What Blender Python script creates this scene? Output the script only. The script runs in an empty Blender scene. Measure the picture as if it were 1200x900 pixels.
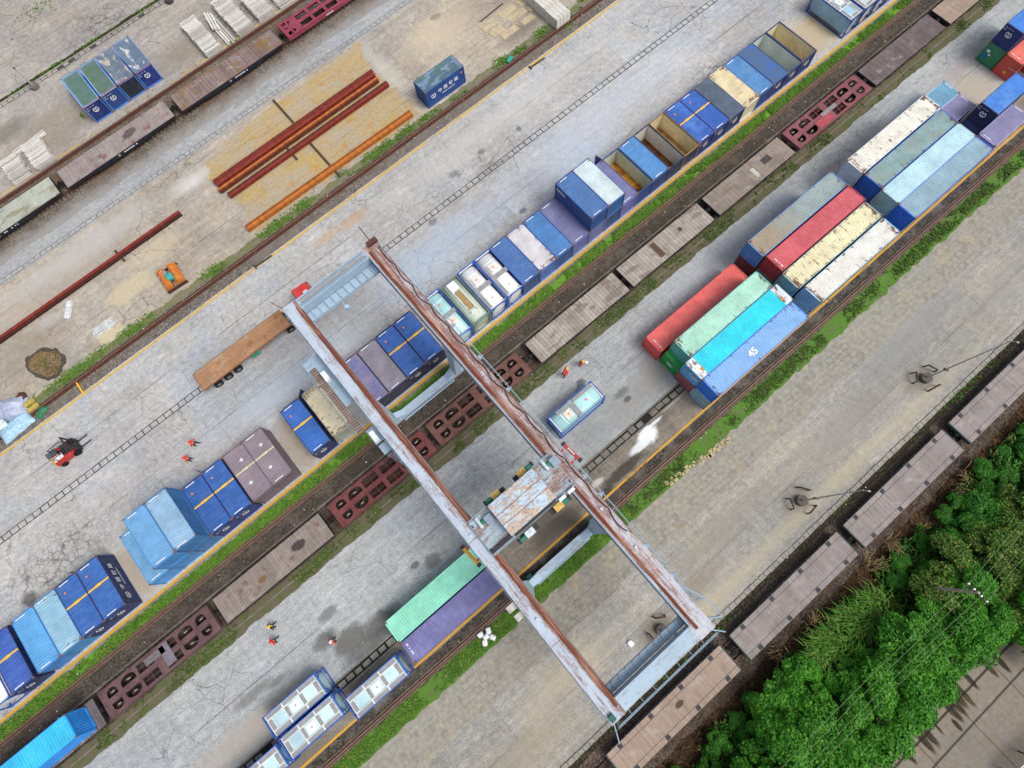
import bpy, bmesh, math, random
from mathutils import Vector, Matrix, noise as mnoise
R = math.radians
SC = bpy.context.scene
COL = SC.collection
rnd = random.Random(11)

# ------------------------------------------------------------------ helpers
def lin(h, k=1.0):
    h = h.lstrip('#')
    out = []
    for i in (0, 2, 4):
        c = int(h[i:i+2], 16) / 255
        out.append(k * (c / 12.92 if c <= .04045 else ((c + .055) / 1.055) ** 2.4))
    return tuple(out)

class MB:
    """collects faces, then makes one mesh"""
    def __init__(s): s.v = []; s.f = []; s.m = []; s.mi = 0; s.sm = False; s.smf = []
    def add(s, vs, fs):
        b = len(s.v); s.v += [tuple(v) for v in vs]
        for f in fs:
            s.f.append(tuple(b + i for i in f)); s.m.append(s.mi); s.smf.append(s.sm)
    def box(s, x0, x1, y0, y1, z0, z1):
        s.add([(x0,y0,z0),(x1,y0,z0),(x1,y1,z0),(x0,y1,z0),(x0,y0,z1),(x1,y0,z1),(x1,y1,z1),(x0,y1,z1)],
              [(0,3,2,1),(4,5,6,7),(0,1,5,4),(1,2,6,5),(2,3,7,6),(3,0,4,7)])
        return s
    def bx(s, c, d): return s.box(c[0]-d[0]/2, c[0]+d[0]/2, c[1]-d[1]/2, c[1]+d[1]/2, c[2]-d[2]/2, c[2]+d[2]/2)
    def quad(s, *p): s.add(p, [tuple(range(len(p)))]); return s
    def prism(s, poly, z0, z1):
        n = len(poly)
        s.add([(x,y,z0) for x,y in poly] + [(x,y,z1) for x,y in poly],
              [tuple(range(n-1,-1,-1)), tuple(range(n,2*n))] + [(i,(i+1)%n,n+(i+1)%n,n+i) for i in range(n)])
        return s
    def extr(s, poly, axis, a0, a1):
        """polygon in the plane across 'axis', pushed along it"""
        def P(u, w, a): return {'x':(a,u,w), 'y':(u,a,w), 'z':(u,w,a)}[axis]
        n = len(poly)
        s.add([P(u,w,a0) for u,w in poly] + [P(u,w,a1) for u,w in poly],
              [tuple(range(n-1,-1,-1)), tuple(range(n,2*n))] + [(i,(i+1)%n,n+(i+1)%n,n+i) for i in range(n)])
        return s
    def tube(s, pts, r, n=8, cap=True):
        pts = [Vector(p) for p in pts]; rs = r if isinstance(r, (list, tuple)) else [r]*len(pts)
        rings = []
        old = s.sm; s.sm = n > 5
        for i, p in enumerate(pts):
            d = (pts[min(i+1,len(pts)-1)] - pts[max(i-1,0)]).normalized()
            a = d.orthogonal().normalized() if i == 0 else (rings[-1][1] - d*rings[-1][1].dot(d)).normalized()
            b = d.cross(a)
            rings.append(([p + (a*math.cos(2*math.pi*k/n) + b*math.sin(2*math.pi*k/n))*rs[i] for k in range(n)], a))
        vs = [v for r_, _ in rings for v in r_]
        fs = [(i*n+k, i*n+(k+1)%n, (i+1)*n+(k+1)%n, (i+1)*n+k) for i in range(len(pts)-1) for k in range(n)]
        s.add(vs, fs); s.sm = False
        if cap:
            s.add(rings[0][0], [tuple(range(n-1,-1,-1))]); s.add(rings[-1][0], [tuple(range(n))])
        s.sm = old
        return s
    def cyl(s, c, r, h, axis='z', n=16):
        c = Vector(c); d = Vector({'x':(1,0,0),'y':(0,1,0),'z':(0,0,1)}[axis]) * (h/2)
        return s.tube([c-d, c+d], r, n)
    def mesh(s, name):
        me = bpy.data.meshes.new(name); me.from_pydata(s.v, [], s.f); me.update()
        me.polygons.foreach_set('material_index', s.m); me.polygons.foreach_set('use_smooth', s.smf)
        return me
    def build(s, name, mats, parent=None, loc=(0,0,0), rot=0):
        me = s.mesh(name)
        for m in (mats if isinstance(mats, (list, tuple)) else [mats]): me.materials.append(m)
        o = bpy.data.objects.new(name, me); COL.objects.link(o)
        o.parent = parent; o.location = loc; o.rotation_euler = (0,0,rot)
        return o

def part(name, me, mat, parent, loc=(0,0,0), rot=(0,0,0)):
    if not me.materials: me.materials.append(None)
    o = bpy.data.objects.new(name, me); COL.objects.link(o); o.parent = parent; o.location = loc
    o.rotation_euler = rot if isinstance(rot, tuple) else (0,0,rot)
    o.material_slots[0].link = 'OBJECT'; o.material_slots[0].material = mat
    return o

def thing(name, label, cat, loc=(0,0,0), rot=0, group=None):
    o = bpy.data.objects.new(name, None); COL.objects.link(o); o.empty_display_size = .3
    o.location = loc; o.rotation_euler = (0,0,rot)
    return tag(o, label, cat, group)
def tag(o, label=None, cat=None, group=None, kind=None):
    if label: o['label'] = label
    if cat: o['category'] = cat
    if group: o['group'] = group
    if kind: o['kind'] = kind
    return o
def struct(o): o['kind'] = 'structure'; return o
def dup(root, loc, rot, label=None, group=None):
    def cp(o, par):
        c = o.copy(); COL.objects.link(c); c.parent = par
        for ch in list(o.children): cp(ch, c)
        return c
    r = cp(root, None); r.location = loc; r.rotation_euler = (0,0,rot)
    if label: r['label'] = label
    if group: r['group'] = group
    return r

CACHE = {}
def cached(key, fn):
    if key not in CACHE: CACHE[key] = fn()
    return CACHE[key]

# ------------------------------------------------------------------ node materials
class NM:
    def __init__(s, name, rough=.85, spec=.25, metal=0.0, world=False):
        s.m = bpy.data.materials.new(name); s.m.use_nodes = True
        s.t = s.m.node_tree; s.b = s.t.nodes['Principled BSDF']
        s.b.inputs['Roughness'].default_value = rough
        s.b.inputs['Specular IOR Level'].default_value = spec
        s.b.inputs['Metallic'].default_value = metal
        s.P = s.n('ShaderNodeNewGeometry').outputs['Position'] if world else s.n('ShaderNodeTexCoord').outputs['Object']
    def n(s, t, **kw):
        x = s.t.nodes.new(t)
        for k, v in kw.items(): setattr(x, k, v)
        return x
    def set(s, sock, v):
        if isinstance(v, bpy.types.NodeSocket): s.t.links.new(v, sock)
        elif isinstance(v, (tuple, list)) and sock.type == 'RGBA' and len(v) == 3: sock.default_value = (*v, 1)
        else: sock.default_value = v
    def math(s, op, a, b=0.0, c=None):
        x = s.n('ShaderNodeMath', operation=op); s.set(x.inputs[0], a); s.set(x.inputs[1], b)
        if c is not None: s.set(x.inputs[2], c)
        return x.outputs[0]
    def mr(s, f, a, b, c=0.0, d=1.0):
        x = s.n('ShaderNodeMapRange'); s.set(x.inputs[0], f)
        for i, v in enumerate((a,b,c,d)): s.set(x.inputs[i+1], v)
        return x.outputs[0]
    def mix(s, f, a, b, mode='MIX'):
        x = s.n('ShaderNodeMix', data_type='RGBA', blend_type=mode)
        s.set(x.inputs[0], f); s.set(x.inputs[6], a); s.set(x.inputs[7], b)
        return x.outputs[2]
    def map(s, v, sc=(1,1,1), loc=(0,0,0), rot=(0,0,0)):
        x = s.n('ShaderNodeMapping'); s.set(x.inputs[0], v)
        x.inputs['Scale'].default_value = sc; x.inputs['Location'].default_value = loc; x.inputs['Rotation'].default_value = rot
        return x.outputs[0]
    def noise(s, v, sc, det=4, ro=.55, dist=0.0, out=0):
        x = s.n('ShaderNodeTexNoise'); s.set(x.inputs['Vector'], v)
        x.inputs['Scale'].default_value = sc; x.inputs['Detail'].default_value = det
        x.inputs['Roughness'].default_value = ro; x.inputs['Distortion'].default_value = dist
        return x.outputs[out]
    def vor(s, v, sc, feat='DISTANCE_TO_EDGE', rnd_=1.0, out='Distance'):
        x = s.n('ShaderNodeTexVoronoi', feature=feat); s.set(x.inputs['Vector'], v)
        x.inputs['Scale'].default_value = sc; x.inputs['Randomness'].default_value = rnd_
        return x.outputs[out]
    def warp(s, v, sc, amt):
        nz = s.noise(v, sc, 3, out=1)
        a = s.n('ShaderNodeVectorMath', operation='SUBTRACT'); s.set(a.inputs[0], nz); a.inputs[1].default_value = (.5,.5,.5)
        b = s.n('ShaderNodeVectorMath', operation='SCALE'); s.set(b.inputs[0], a.outputs[0]); b.inputs['Scale'].default_value = amt
        c = s.n('ShaderNodeVectorMath', operation='ADD'); s.set(c.inputs[0], v); s.set(c.inputs[1], b.outputs[0])
        return c.outputs[0]
    def xyz(s, v):
        x = s.n('ShaderNodeSeparateXYZ'); s.set(x.inputs[0], v); return x.outputs
    def white(s, w):
        x = s.n('ShaderNodeTexWhiteNoise', noise_dimensions='1D'); s.set(x.inputs['W'], w); return x.outputs[0]
    def spot(s, v, x, y, rx, ry=None, rot=0.0, edge=.5, sc=.9, hard=.25):
        """1 inside an uneven blot at x,y"""
        ry = ry or rx
        v = s.warp(v, sc*5, .55*min(rx, ry))
        q = s.map(s.warp(v, sc, edge*2*min(rx, ry)), (1/rx, 1/ry, 0), (-x/rx, -y/ry, 0)) if rot == 0 else \
            s.map(s.map(s.warp(v, sc, edge*2*min(rx, ry)), (1,1,0), (-x,-y,0)), (1/rx,1/ry,0), (0,0,0), (0,0,rot))
        L = s.n('ShaderNodeVectorMath', operation='LENGTH'); s.set(L.inputs[0], q)
        return s.mr(L.outputs['Value'], 1+hard/2, 1-hard/2)
    def line(s, c, pos, w):
        """1 on a line where coordinate c is pos"""
        return s.mr(s.math('ABSOLUTE', s.math('SUBTRACT', c, pos)), w, w*.45)
    def rep(s, c, pitch, w, off=0.0):
        f = s.math('FRACT', s.math('DIVIDE', s.math('ADD', c, off), pitch))
        d = s.math('MINIMUM', f, s.math('SUBTRACT', 1.0, f))
        return s.mr(d, w/pitch, w*.45/pitch)
    def bump(s, h, dist=.02, st=.5):
        x = s.n('ShaderNodeBump'); x.inputs['Strength'].default_value = st; x.inputs['Distance'].default_value = dist
        s.set(x.inputs['Height'], h); s.t.links.new(x.outputs[0], s.b.inputs['Normal'])
    def out(s, c, rough=None):
        s.set(s.b.inputs['Base Color'], c)
        if rough is not None: s.set(s.b.inputs['Roughness'], rough)
        return s.m

def plain(name, hexc, rough=.7, spec=.3, var=.25, sc=3.0, metal=0.0):
    def mk():
        g = NM(name, rough, spec, metal); c = lin(hexc)
        f = g.noise(g.P, sc, 5)
        return g.out(g.mix(g.mr(f, .3, .7), tuple(x*(1-var) for x in c), tuple(min(1, x*(1+var)) for x in c)))
    return cached(('pl', name, hexc), mk)

def concrete(name, base, dark, light, tint=None, tint_amt=.5, crack=0.0, crack_sc=.45, streak=.35, joint_x=None,
             joints_y=(), spots=(), slab=None, speck=.4, grain=.16, big=.045, tyre=False, alligator=()):
    g = NM(name, .9, .2, world=True); P = g.P
    X, Y, Z = g.xyz(P)
    f1 = g.noise(P, big, 5, .6, .4)
    c = g.mix(g.mr(f1, .36, .66), lin(dark), lin(light))
    f2 = g.noise(g.map(P, (1,1,1), (31,7,0)), .22, 7, .62)
    c = g.mix(g.mr(f2, .38, .62), c, lin(base))
    if tint:
        ft = g.noise(g.map(P, (1,1,1), (5,51,0)), .11, 6, .65, .6)
        c = g.mix(g.math('MULTIPLY', g.mr(ft, .48, .62), tint_amt), c, lin(tint))
    # long smears along the lanes and fine grit
    fs = g.noise(g.map(P, (.06,1.3,1)), 1.0, 6, .62)
    c = g.mix(streak, c, g.mix(g.mr(fs, .3, .7), (.42,.42,.43), (.62,.61,.6)), 'OVERLAY')
    fs2 = g.noise(g.map(P, (.9,.12,1), (3,9,0)), 1.0, 4, .6)
    c = g.mix(streak*.5, c, g.mix(g.mr(fs2, .35, .65), (.42,.42,.42), (.58,.58,.58)), 'OVERLAY')
    fm = g.noise(P, 1.6, 6, .7)
    c = g.mix(.6, c, g.mix(g.mr(fm, .32, .7), (.33,.33,.33), (.66,.66,.66)), 'OVERLAY')
    fg = g.noise(P, 9.0, 3, .7)
    c = g.mix(g.math('MULTIPLY', g.mr(fg, .62, .36), grain*2), c, (0,0,0))
    fine = g.noise(P, 5.5, 4, .8)
    c = g.mix(.55, c, g.mix(g.mr(fine, .3, .7), (.3,.3,.3), (.7,.7,.7)), 'OVERLAY')
    sc0 = g.noise(g.map(g.warp(P, .2, 1.5), (.18,5.0,1)), 1.0, 5, .7)
    c = g.mix(.4, c, g.mix(g.mr(sc0, .32, .68), (.36,.36,.37), (.64,.64,.64)), 'OVERLAY')
    if slab:
        ix = g.math('FLOOR', g.math('DIVIDE', g.math('ADD', X, 2.1), slab[0])); iy = g.math('FLOOR', g.math('DIVIDE', g.math('ADD', Y, slab[2]), slab[1]))
        wn = g.white(g.math('ADD', ix, g.math('MULTIPLY', iy, 37.7)))
        c = g.mix(1.0, c, g.mix(wn, (.93,.925,.92), (1.05,1.05,1.055)), 'MULTIPLY')
    # grime blots
    fb = g.noise(g.map(P, (1,1,1), (77,13,0)), .75, 5, .7)
    c = g.mix(g.math('MULTIPLY', g.mr(fb, .62, .75), speck), c, tuple(x*.45 for x in lin(dark)))
    if tyre:
        q = g.warp(P, .05, 9)
        ft = g.n('ShaderNodeTexWave', wave_type='RINGS', rings_direction='Z'); g.set(ft.inputs['Vector'], g.map(q, (1,1,0), (-34,-38,0)))
        ft.inputs['Scale'].default_value = .5; ft.inputs['Distortion'].default_value = 3; ft.inputs['Detail'].default_value = 2
        mk = g.mr(g.noise(g.map(P, (1,1,1), (9,2,0)), .1, 2), .54, .62)
        c = g.mix(g.math('MULTIPLY', g.math('MULTIPLY', g.mr(ft.outputs['Fac'], .9, 1.0), mk), .28), c, lin('#6d7079'))
    if crack:
        w = g.warp(P, .5, 1.1); w = g.warp(w, 2.5, .22)
        e = g.vor(w, crack_sc)
        mk = g.mr(g.noise(g.map(P, (1,1,1), (15,3,0)), .13, 3), .47, .6)
        l = g.mr(e, .02*crack_sc/.45, .006*crack_sc/.45)
        c = g.mix(g.math('MULTIPLY', g.math('MULTIPLY', l, mk), crack), c, lin('#4a4742'))
    for (x, y, r1) in alligator:
        s_ = g.math('MULTIPLY', g.spot(P, x, y, r1, r1*.62, 0, .7, .5, 1.4), g.mr(g.noise(g.map(P,(1,1,1),(x,y,0)), .8, 4, .6), .36, .56))
        wc = g.warp(g.warp(P, .9, .5), 4.0, .12)
        l = g.math('MAXIMUM', g.mr(g.vor(wc, 1.5), .075, .015), g.math('MULTIPLY', g.mr(g.vor(wc, .55), .06, .01), .8))
        c = g.mix(g.math('MULTIPLY', s_, g.math('MULTIPLY', l, .85)), c, lin('#45433f'))
    # pale and bluish scuffs
    wz = g.warp(P, .3, 2.0)
    sc1 = g.noise(g.map(wz, (.5,1.1,1), (61,7,0)), .55, 8, .74)
    c = g.mix(g.mr(sc1, .56, .72, 0, .55), c, tuple(min(.8, x*1.22) for x in lin(light)))
    sc2 = g.noise(g.map(wz, (.6,1.0,1), (11,87,0)), .7, 8, .76)
    c = g.mix(g.mr(sc2, .57, .70, 0, .42), c, tuple(x*.62 for x in lin(dark)))
    # slab joints
    wj = g.xyz(g.warp(P, .8, .10))
    if joint_x: c = g.mix(g.math('MULTIPLY', g.rep(wj[0], joint_x, .05, 2.1), g.mr(g.noise(P, .21, 2), .5, .62, 0, .42)), c, lin('#57544f'))
    for jy in joints_y: c = g.mix(g.math('MULTIPLY', g.line(wj[1], jy, .06), g.mr(g.noise(g.map(P,(1,1,1),(jy,5,0)), .12, 3), .40, .58, .06, .72)), c, lin('#4d4b47'))
    for sp in spots:
        x, y, rx, ry, colr, op = sp[:6]
        k = sp[6] if len(sp) > 6 else .25
        s_ = g.spot(P, x, y, rx, ry, sp[7] if len(sp) > 7 else 0, .6, 1.1/max(min(rx,ry),.3), k)
        c = g.mix(g.math('MULTIPLY', s_, op), c, lin(colr))
    g.bump(g.math('ADD', fm, g.math('MULTIPLY', fg, .5)), .03, .35)
    return g.out(c)

def gravel(name, cols, sc=5.0, tint=None, tint2=None, big=.1, ygrad=None):
    g = NM(name, .95, .1, world=True); P = g.P
    v = g.vor(P, sc, 'F1', 1.0, 'Color'); r_ = g.xyz(v)[0]
    ramp = g.n('ShaderNodeValToRGB'); g.set(ramp.inputs[0], r_); el = ramp.color_ramp.elements
    el[0].color = (*lin(cols[0]),1); el[1].color = (*lin(cols[-1]),1)
    for i, h in enumerate(cols[1:-1]): e = el.new((i+1)/(len(cols)-1)); e.color = (*lin(h),1)
    c = ramp.outputs[0]
    d = g.vor(P, sc, 'F1'); c = g.mix(g.mr(d, .3, .75, 0, .6), c, (0.01,.01,.01))
    c = g.mix(.7, c, g.mix(g.mr(g.noise(P, 1.1, 5, .7), .3, .7), (.25,.25,.25), (.68,.68,.68)), 'OVERLAY')
    c = g.mix(.6, c, g.mix(g.mr(g.noise(P, 6.0, 3, .8), .32, .68), (.25,.25,.25), (.74,.74,.74)), 'OVERLAY')
    if tint: c = g.mix(g.mr(g.noise(P, big, 6, .65), .44, .6, 0, .75), c, lin(tint))
    if tint2: c = g.mix(g.mr(g.noise(g.map(P,(1,1,1),(40,8,0)), big*3, 6, .7), .5, .66, 0, .7), c, lin(tint2))
    if ygrad:
        yy = g.math('ADD', g.xyz(P)[1], g.math('ADD', g.math('MULTIPLY', g.math('SUBTRACT', g.noise(P, .5, 6, .7), .5), 3.4), g.math('MULTIPLY', g.math('SUBTRACT', g.noise(P, 4.5, 4, .8), .5), 4.0))); c = g.mix(g.mr(yy, ygrad[0], ygrad[1], 0, ygrad[3]), c, lin(ygrad[2]))
    g.bump(d, .05, .6)
    return g.out(c)

def planks(name, a, b, pitch=.2, axis=0, gap=.02, grime='#2c2826', grime_amt=.5, patch=None, rust=None, stain=()):
    """timber deck: boards across the wagon with their own shades"""
    def mk():
        g = NM(name, .9, .15); P = g.P; q = g.xyz(P)
        i = g.math('FLOOR', g.math('DIVIDE', q[axis], pitch))
        w = g.white(i)
        oi = g.n('ShaderNodeObjectInfo').outputs['Random']
        row = g.math('FLOOR', g.math('DIVIDE', q[0], 2.1)); w2 = g.white(g.math('ADD', row, g.math('MULTIPLY', oi, 91.0)))
        c = g.mix(g.mr(w, 0, 1, .25, .75), lin(a), lin(b))
        c = g.mix(.5, c, g.mix(w2, (.42,.41,.41), (.58,.57,.56)), 'OVERLAY')
        sh = g.n('ShaderNodeVectorMath', operation='ADD'); g.set(sh.inputs[0], P)
        cb = g.n('ShaderNodeCombineXYZ'); g.set(cb.inputs[0], g.math('MULTIPLY', oi, 60.0)); g.set(cb.inputs[1], g.math('MULTIPLY', oi, 33.0))
        g.set(sh.inputs[1], cb.outputs[0]); Q = sh.outputs[0]
        c = g.mix(.5, c, g.mix(g.mr(g.noise(g.map(Q, (3,.8,1) if axis == 0 else (.8,3,1)), 1.0, 5, .7), .3, .7), (.36,.36,.36), (.62,.61,.6)), 'OVERLAY')
        c = g.mix(g.mr(g.noise(Q, .55, 6, .7), .52, .72, 0, grime_amt), c, lin(grime))
        c = g.mix(g.mr(g.noise(g.map(Q, (.7,.9,1), (13,5,0)), 1.0, 6, .72), .53, .68, 0, .5), c, lin('#bcb4aa'))
        if patch: c = g.mix(g.mr(g.noise(g.map(Q, (.35,1,1)), .9, 3, .5), .55, .62, 0, .75), c, lin(patch))
        if rust: c = g.mix(g.mr(g.noise(Q, .8, 4, .6), .57, .68, 0, .7), c, lin(rust))
        for (x, y, r1, h) in stain: c = g.mix(g.math('MULTIPLY', g.spot(P, x, y, r1, r1*.6), .8), c, lin(h))
        c = g.mix(g.math('MULTIPLY', g.rep(q[axis], pitch, gap), .8), c, (.012,.011,.01))
        return g.out(c)
    return cached(('plk', name), mk)

def paint(key, hexc, rust=.1, chalk=.15, roof=False, lift=1.0, rust_col='#7a3d1c', grime=.3, edge=True, L=6.0, W=2.43, hi=None, gloss=.45, fade=None):
    """weathered container paint; local coordinates of the panel"""
    def mk():
        g = NM('paint_'+key, gloss, .35); oi = g.n('ShaderNodeObjectInfo').outputs['Random']
        cb = g.n('ShaderNodeCombineXYZ'); g.set(cb.inputs[0], g.math('MULTIPLY', oi, 70.0)); g.set(cb.inputs[1], g.math('MULTIPLY', oi, 41.0))
        sh = g.n('ShaderNodeVectorMath', operation='ADD'); g.set(sh.inputs[0], g.P); g.set(sh.inputs[1], cb.outputs[0]); Q = sh.outputs[0]
        q = g.xyz(g.P); base = tuple(min(.85, x*lift) for x in lin(hexc))
        c = g.mix(g.mr(g.noise(Q, .5, 5, .6), .3, .7), tuple(x*.78 for x in base), tuple(min(.9, x*1.16+.01) for x in base))
        if hi: c = g.mix(g.mr(g.noise(g.map(Q,(.45,.7,1)), .8, 5, .65), .46, .62, 0, .85), c, lin(hi))
        if fade:
            fq = g.math('ADD', q[0], g.math('MULTIPLY', g.math('SUBTRACT', g.noise(Q, .8, 5), .5), 5.0)); c = g.mix(g.mr(fq, L*.05, -L*.28, 0, .9), c, lin(fade))
        c = g.mix(g.mr(g.noise(g.map(Q, (4,.7,.7)), 1.0, 5, .7), .42, .75, 0, chalk), c, tuple(min(.85, .45+.5*x) for x in base))
        if roof:   # low corrugations painted darker to strengthen the rib shading
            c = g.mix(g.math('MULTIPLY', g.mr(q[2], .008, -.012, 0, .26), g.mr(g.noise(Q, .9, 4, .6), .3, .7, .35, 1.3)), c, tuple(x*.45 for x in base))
            c = g.mix(g.mr(g.noise(g.map(Q, (9,1.2,1)), 1.0, 3, .6), .6, .78, 0, grime*1.4), c, tuple(.03+.12*x for x in base))
        c = g.mix(g.mr(g.noise(Q, 1.3, 6, .72), .5, .78, 0, grime), c, tuple(.02+.35*x for x in base))
        if rust:
            n1 = g.noise(g.map(Q, (2.2,1,1)) if roof else g.map(Q, (3,3,.8)), .9, 7, .72)
            if edge and roof:
                ex = g.mr(g.math('ABSOLUTE', q[0]), L/2-1.0, L/2, 0, .17); ey = g.mr(g.math('ABSOLUTE', q[1]), W/2-.4, W/2, 0, .11)
                n1 = g.math('ADD', n1, g.math('ADD', ex, ey))
            if roof:
                sk = g.noise(g.map(Q, (2.6,.45,1), (17,3,0)), 1.0, 6, .72)
                c = g.mix(g.mr(sk, .70-.14*rust, .78-.14*rust, 0, .75), c, g.mix(g.noise(Q, 5, 3), lin('#5a3a28'), lin('#3c3430')))
            lo = .745 - .34*rust
            c = g.mix(g.mr(n1, lo, lo+.09, 0, .92), c, g.mix(g.noise(Q, 4, 4, .7), lin(rust_col), lin('#3b2218')))
        return g.out(c)
    return cached(('paint', key), mk)

def crane_paint(name, blue, rust_amt, rust='#8a4a2c', grad=None, along='y', across=None):
    g = NM(name, .75, .25, world=False); P = g.P; q = g.xyz(P)
    c = g.mix(g.mr(g.noise(P, .5, 5, .6), .3, .7), lin(blue), tuple(min(.8, x*1.25) for x in lin(blue)))
    m = (1.2,.35,1) if along == 'y' else (.35,1.2,1)
    m2 = (2.4,.14,1) if along == 'y' else (.14,2.4,1)
    n1 = g.noise(g.map(P, m), 1.3, 8, .74)
    lo = .74 - .42*rust_amt
    if grad:
        a, b, d = grad; n1 = g.math('ADD', n1, g.mr(q[1] if along == 'y' else q[0], a, b, 0.0, d))
    n1 = g.math('ADD', g.math('MULTIPLY', n1, .55), g.math('MULTIPLY', g.noise(g.map(P, m2), 1.5, 7, .72), .45))
    fine = g.noise(P, 5, 5, .75); n1 = g.math('ADD', n1, g.math('MULTIPLY', g.math('SUBTRACT', fine, .5), .25))
    if across:
        a, b, d = across; n1 = g.math('ADD', n1, g.mr(q[0], a, b, 0.0, d))
    rc = g.mix(g.mr(g.noise(g.map(P, m), 3, 5, .7), .3, .7), lin(rust), lin('#6b3f2e'))
    rc = g.mix(g.mr(g.noise(g.map(P, (2.5,.18,1) if along == 'y' else (.18,2.5,1)), 1.6, 5, .65), .5, .66, 0, .7), rc, lin('#c29a80'))
    rc = g.mix(g.mr(g.noise(g.map(P, (3.5,.12,1) if along == 'y' else (.12,3.5,1)), 1.3, 4, .65), .54, .66, 0, .7), rc, lin('#5c372b'))
    c = g.mix(g.mr(n1, lo-.05, lo+.07, 0, .92), c, rc)
    c = g.mix(g.mr(g.noise(P, 2.5, 6, .7), .55, .75, 0, .5), c, lin('#6b605e'))
    return g.out(c)

# ------------------------------------------------------------------ the setting
XA, XB = -130.0, 170.0
def strip(name, y0, y1, z, mat, j0=0.0, j1=0.0, x0=XA, x1=XB, fq=.35, step=.5, seed=0):
    m = MB()
    if j0 == 0 and j1 == 0:
        m.quad((x0,y0,z),(x1,y0,z),(x1,y1,z),(x0,y1,z))
    else:
        n = int((x1-x0)/step); vs = []
        for i in range(n+1):
            x = x0+(x1-x0)*i/n
            a = mnoise.fractal((x*fq, seed*7.3, 0), .9, 2.1, 4)*j0; b = mnoise.fractal((x*fq, seed*7.3+50, 0), .9, 2.1, 4)*j1
            vs += [(x, y0+a, z), (x, y1+b, z)]
        m.add(vs, [(2*i, 2*i+2, 2*i+3, 2*i+1) for i in range(n)])
    return struct(m.build(name, mat))

M_soil = gravel('soil', ['#4a4036', '#6b5d4e', '#82735f'], 3.0, '#5c5347')
m = MB(); m.quad((-900,-900,0),(900,-900,0),(900,900,0),(-900,900,0)); struct(m.build('ground', M_soil))

M_apron = concrete('apron_concrete', '#afa9a0', '#968f86', '#c0bbb4', '#9a989a', .5, crack=.9, crack_sc=.3, streak=.5, joint_x=9.0, slab=(9,5,0),
                   joints_y=(94.5,), alligator=((-1.0,91.3,4.2),), speck=.5,
                   spots=((1.0,72,1,1,'#777067',0), (-14,80,6,3,'#8f8474',.5,.6), (6,79,5,2.5,'#877c70',.6,.8), (-20,84,4,1.5,'#6c665c',.6,.8)))
strip('apron', 75.2, 160, .004, M_apron)
M_balE = gravel('ballast_brown', ['#6a5a4a', '#7d7062', '#8a8176', '#9c968c'], 9.0, '#665040', '#57504a', .12, (69.3,67.4,'#9b9a98',.8))
strip('ballast', 66.0, 75.4, .008, M_balE)
M_pale = concrete('pale_concrete', '#abadae', '#959697', '#bbbcbb', '#a4abb2', .5, crack=.5, streak=.3, speck=.35, spots=())
strip('path', 65.2, 66.9, .016, M_pale, 0, .45, fq=.22, seed=3)
strip('path', 65.2, 66.2, .020, M_pale, 0, .6, x0=-60, x1=7, fq=.3, seed=5)
M_yard = concrete('yard_concrete', '#b5ac9d', '#978e80', '#c6bdac', '#a3a19d', .55, crack=.9, crack_sc=.35, streak=.55, slab=(2.3,2.1,0), joint_x=4.6, joints_y=(53.1,61.0), speck=.5,
                  spots=((33.7,60.2,.8,.5,'#4a4238',.9,.5), (33,58,5,3,'#c4b79f',.6,.9), (-18,53.5,3,1.3,'#c6b897',.6,.5), (-22.5,49.9,1.6,.8,'#cbbd9b',.7,.3),
                         (-13,55.8,3.5,1.2,'#c4b59a',.5,.6), (40,50.7,3,1,'#75675c',.6,.8), (-4.6,61.0,2.6,1.0,'#d3d2cf',.6,1.3), (-27.5,56.3,1.6,.7,'#b9bab8',.7,.5), (23.5,58.5,1.1,4.5,'#cfcdc6',.4,1.5),
                         (-31,55,5,3,'#8a7f70',.5,.8), (-25,60,9,2.4,'#a59b8e',.6,.9), (45,58,8,3,'#8d8176',.45,.9), (-20,62,10,1.6,'#b7b6b4',.6,.9)))
strip('yard', 47.6, 65.3, .004, M_yard)
# ochre stained planking of the beam store
g = NM('ochre_flooring', .9, .15, world=True); q = g.xyz(g.P)
c = g.mix(g.mr(g.noise(g.map(g.P, (.25,1.6,1)), .8, 6, .66), .3, .7), lin('#ad9a76'), lin('#b89d60'))
c = g.mix(g.mr(g.noise(g.map(g.P,(.6,1,1)), .3, 6, .68), .40, .58, 0, .85), c, lin('#aa9f8d'))
c = g.mix(g.mr(g.noise(g.map(g.P, (1,1,1), (9,9,0)), .45, 5, .66), .57, .68, 0, .8), c, lin('#b5863a'))
c = g.mix(g.mr(g.noise(g.map(g.P, (.2,3,1)), 1.0, 4, .7), .55, .72, 0, .5), c, lin('#6f6248'))
w = g.xyz(g.warp(g.P, .6, .25))
c = g.mix(g.math('MULTIPLY', g.rep(w[1], 1.24, .05), g.mr(g.noise(g.map(g.P,(.3,1,1)), .5, 4), .45, .6, 0, .4)), c, lin('#5f523c'))
c = g.mix(.5, c, g.mix(g.mr(g.noise(g.P, 2.6, 6, .7), .3, .7), (.3,.3,.3), (.66,.66,.66)), 'OVERLAY')
M_ochre = g.out(c)
def jag_poly(name, pts, z, mat, amp=.35, step=.35, seed=1):
    out = []
    for i, (x0, y0) in enumerate(pts):
        x1, y1 = pts[(i+1) % len(pts)]; L = math.hypot(x1-x0, y1-y0); n = max(1, int(L/step))
        nx, ny = -(y1-y0)/L, (x1-x0)/L
        for k in range(n):
            t = k/n; x, y = x0+(x1-x0)*t, y0+(y1-y0)*t
            d = mnoise.fractal((x*.8, y*.8, seed*3.1), .9, 2.1, 4)*amp
            out.append((x+nx*d, y+ny*d, z))
    mm = MB(); mm.add(out, [tuple(range(len(out)))]); return struct(mm.build(name, mat))
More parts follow.
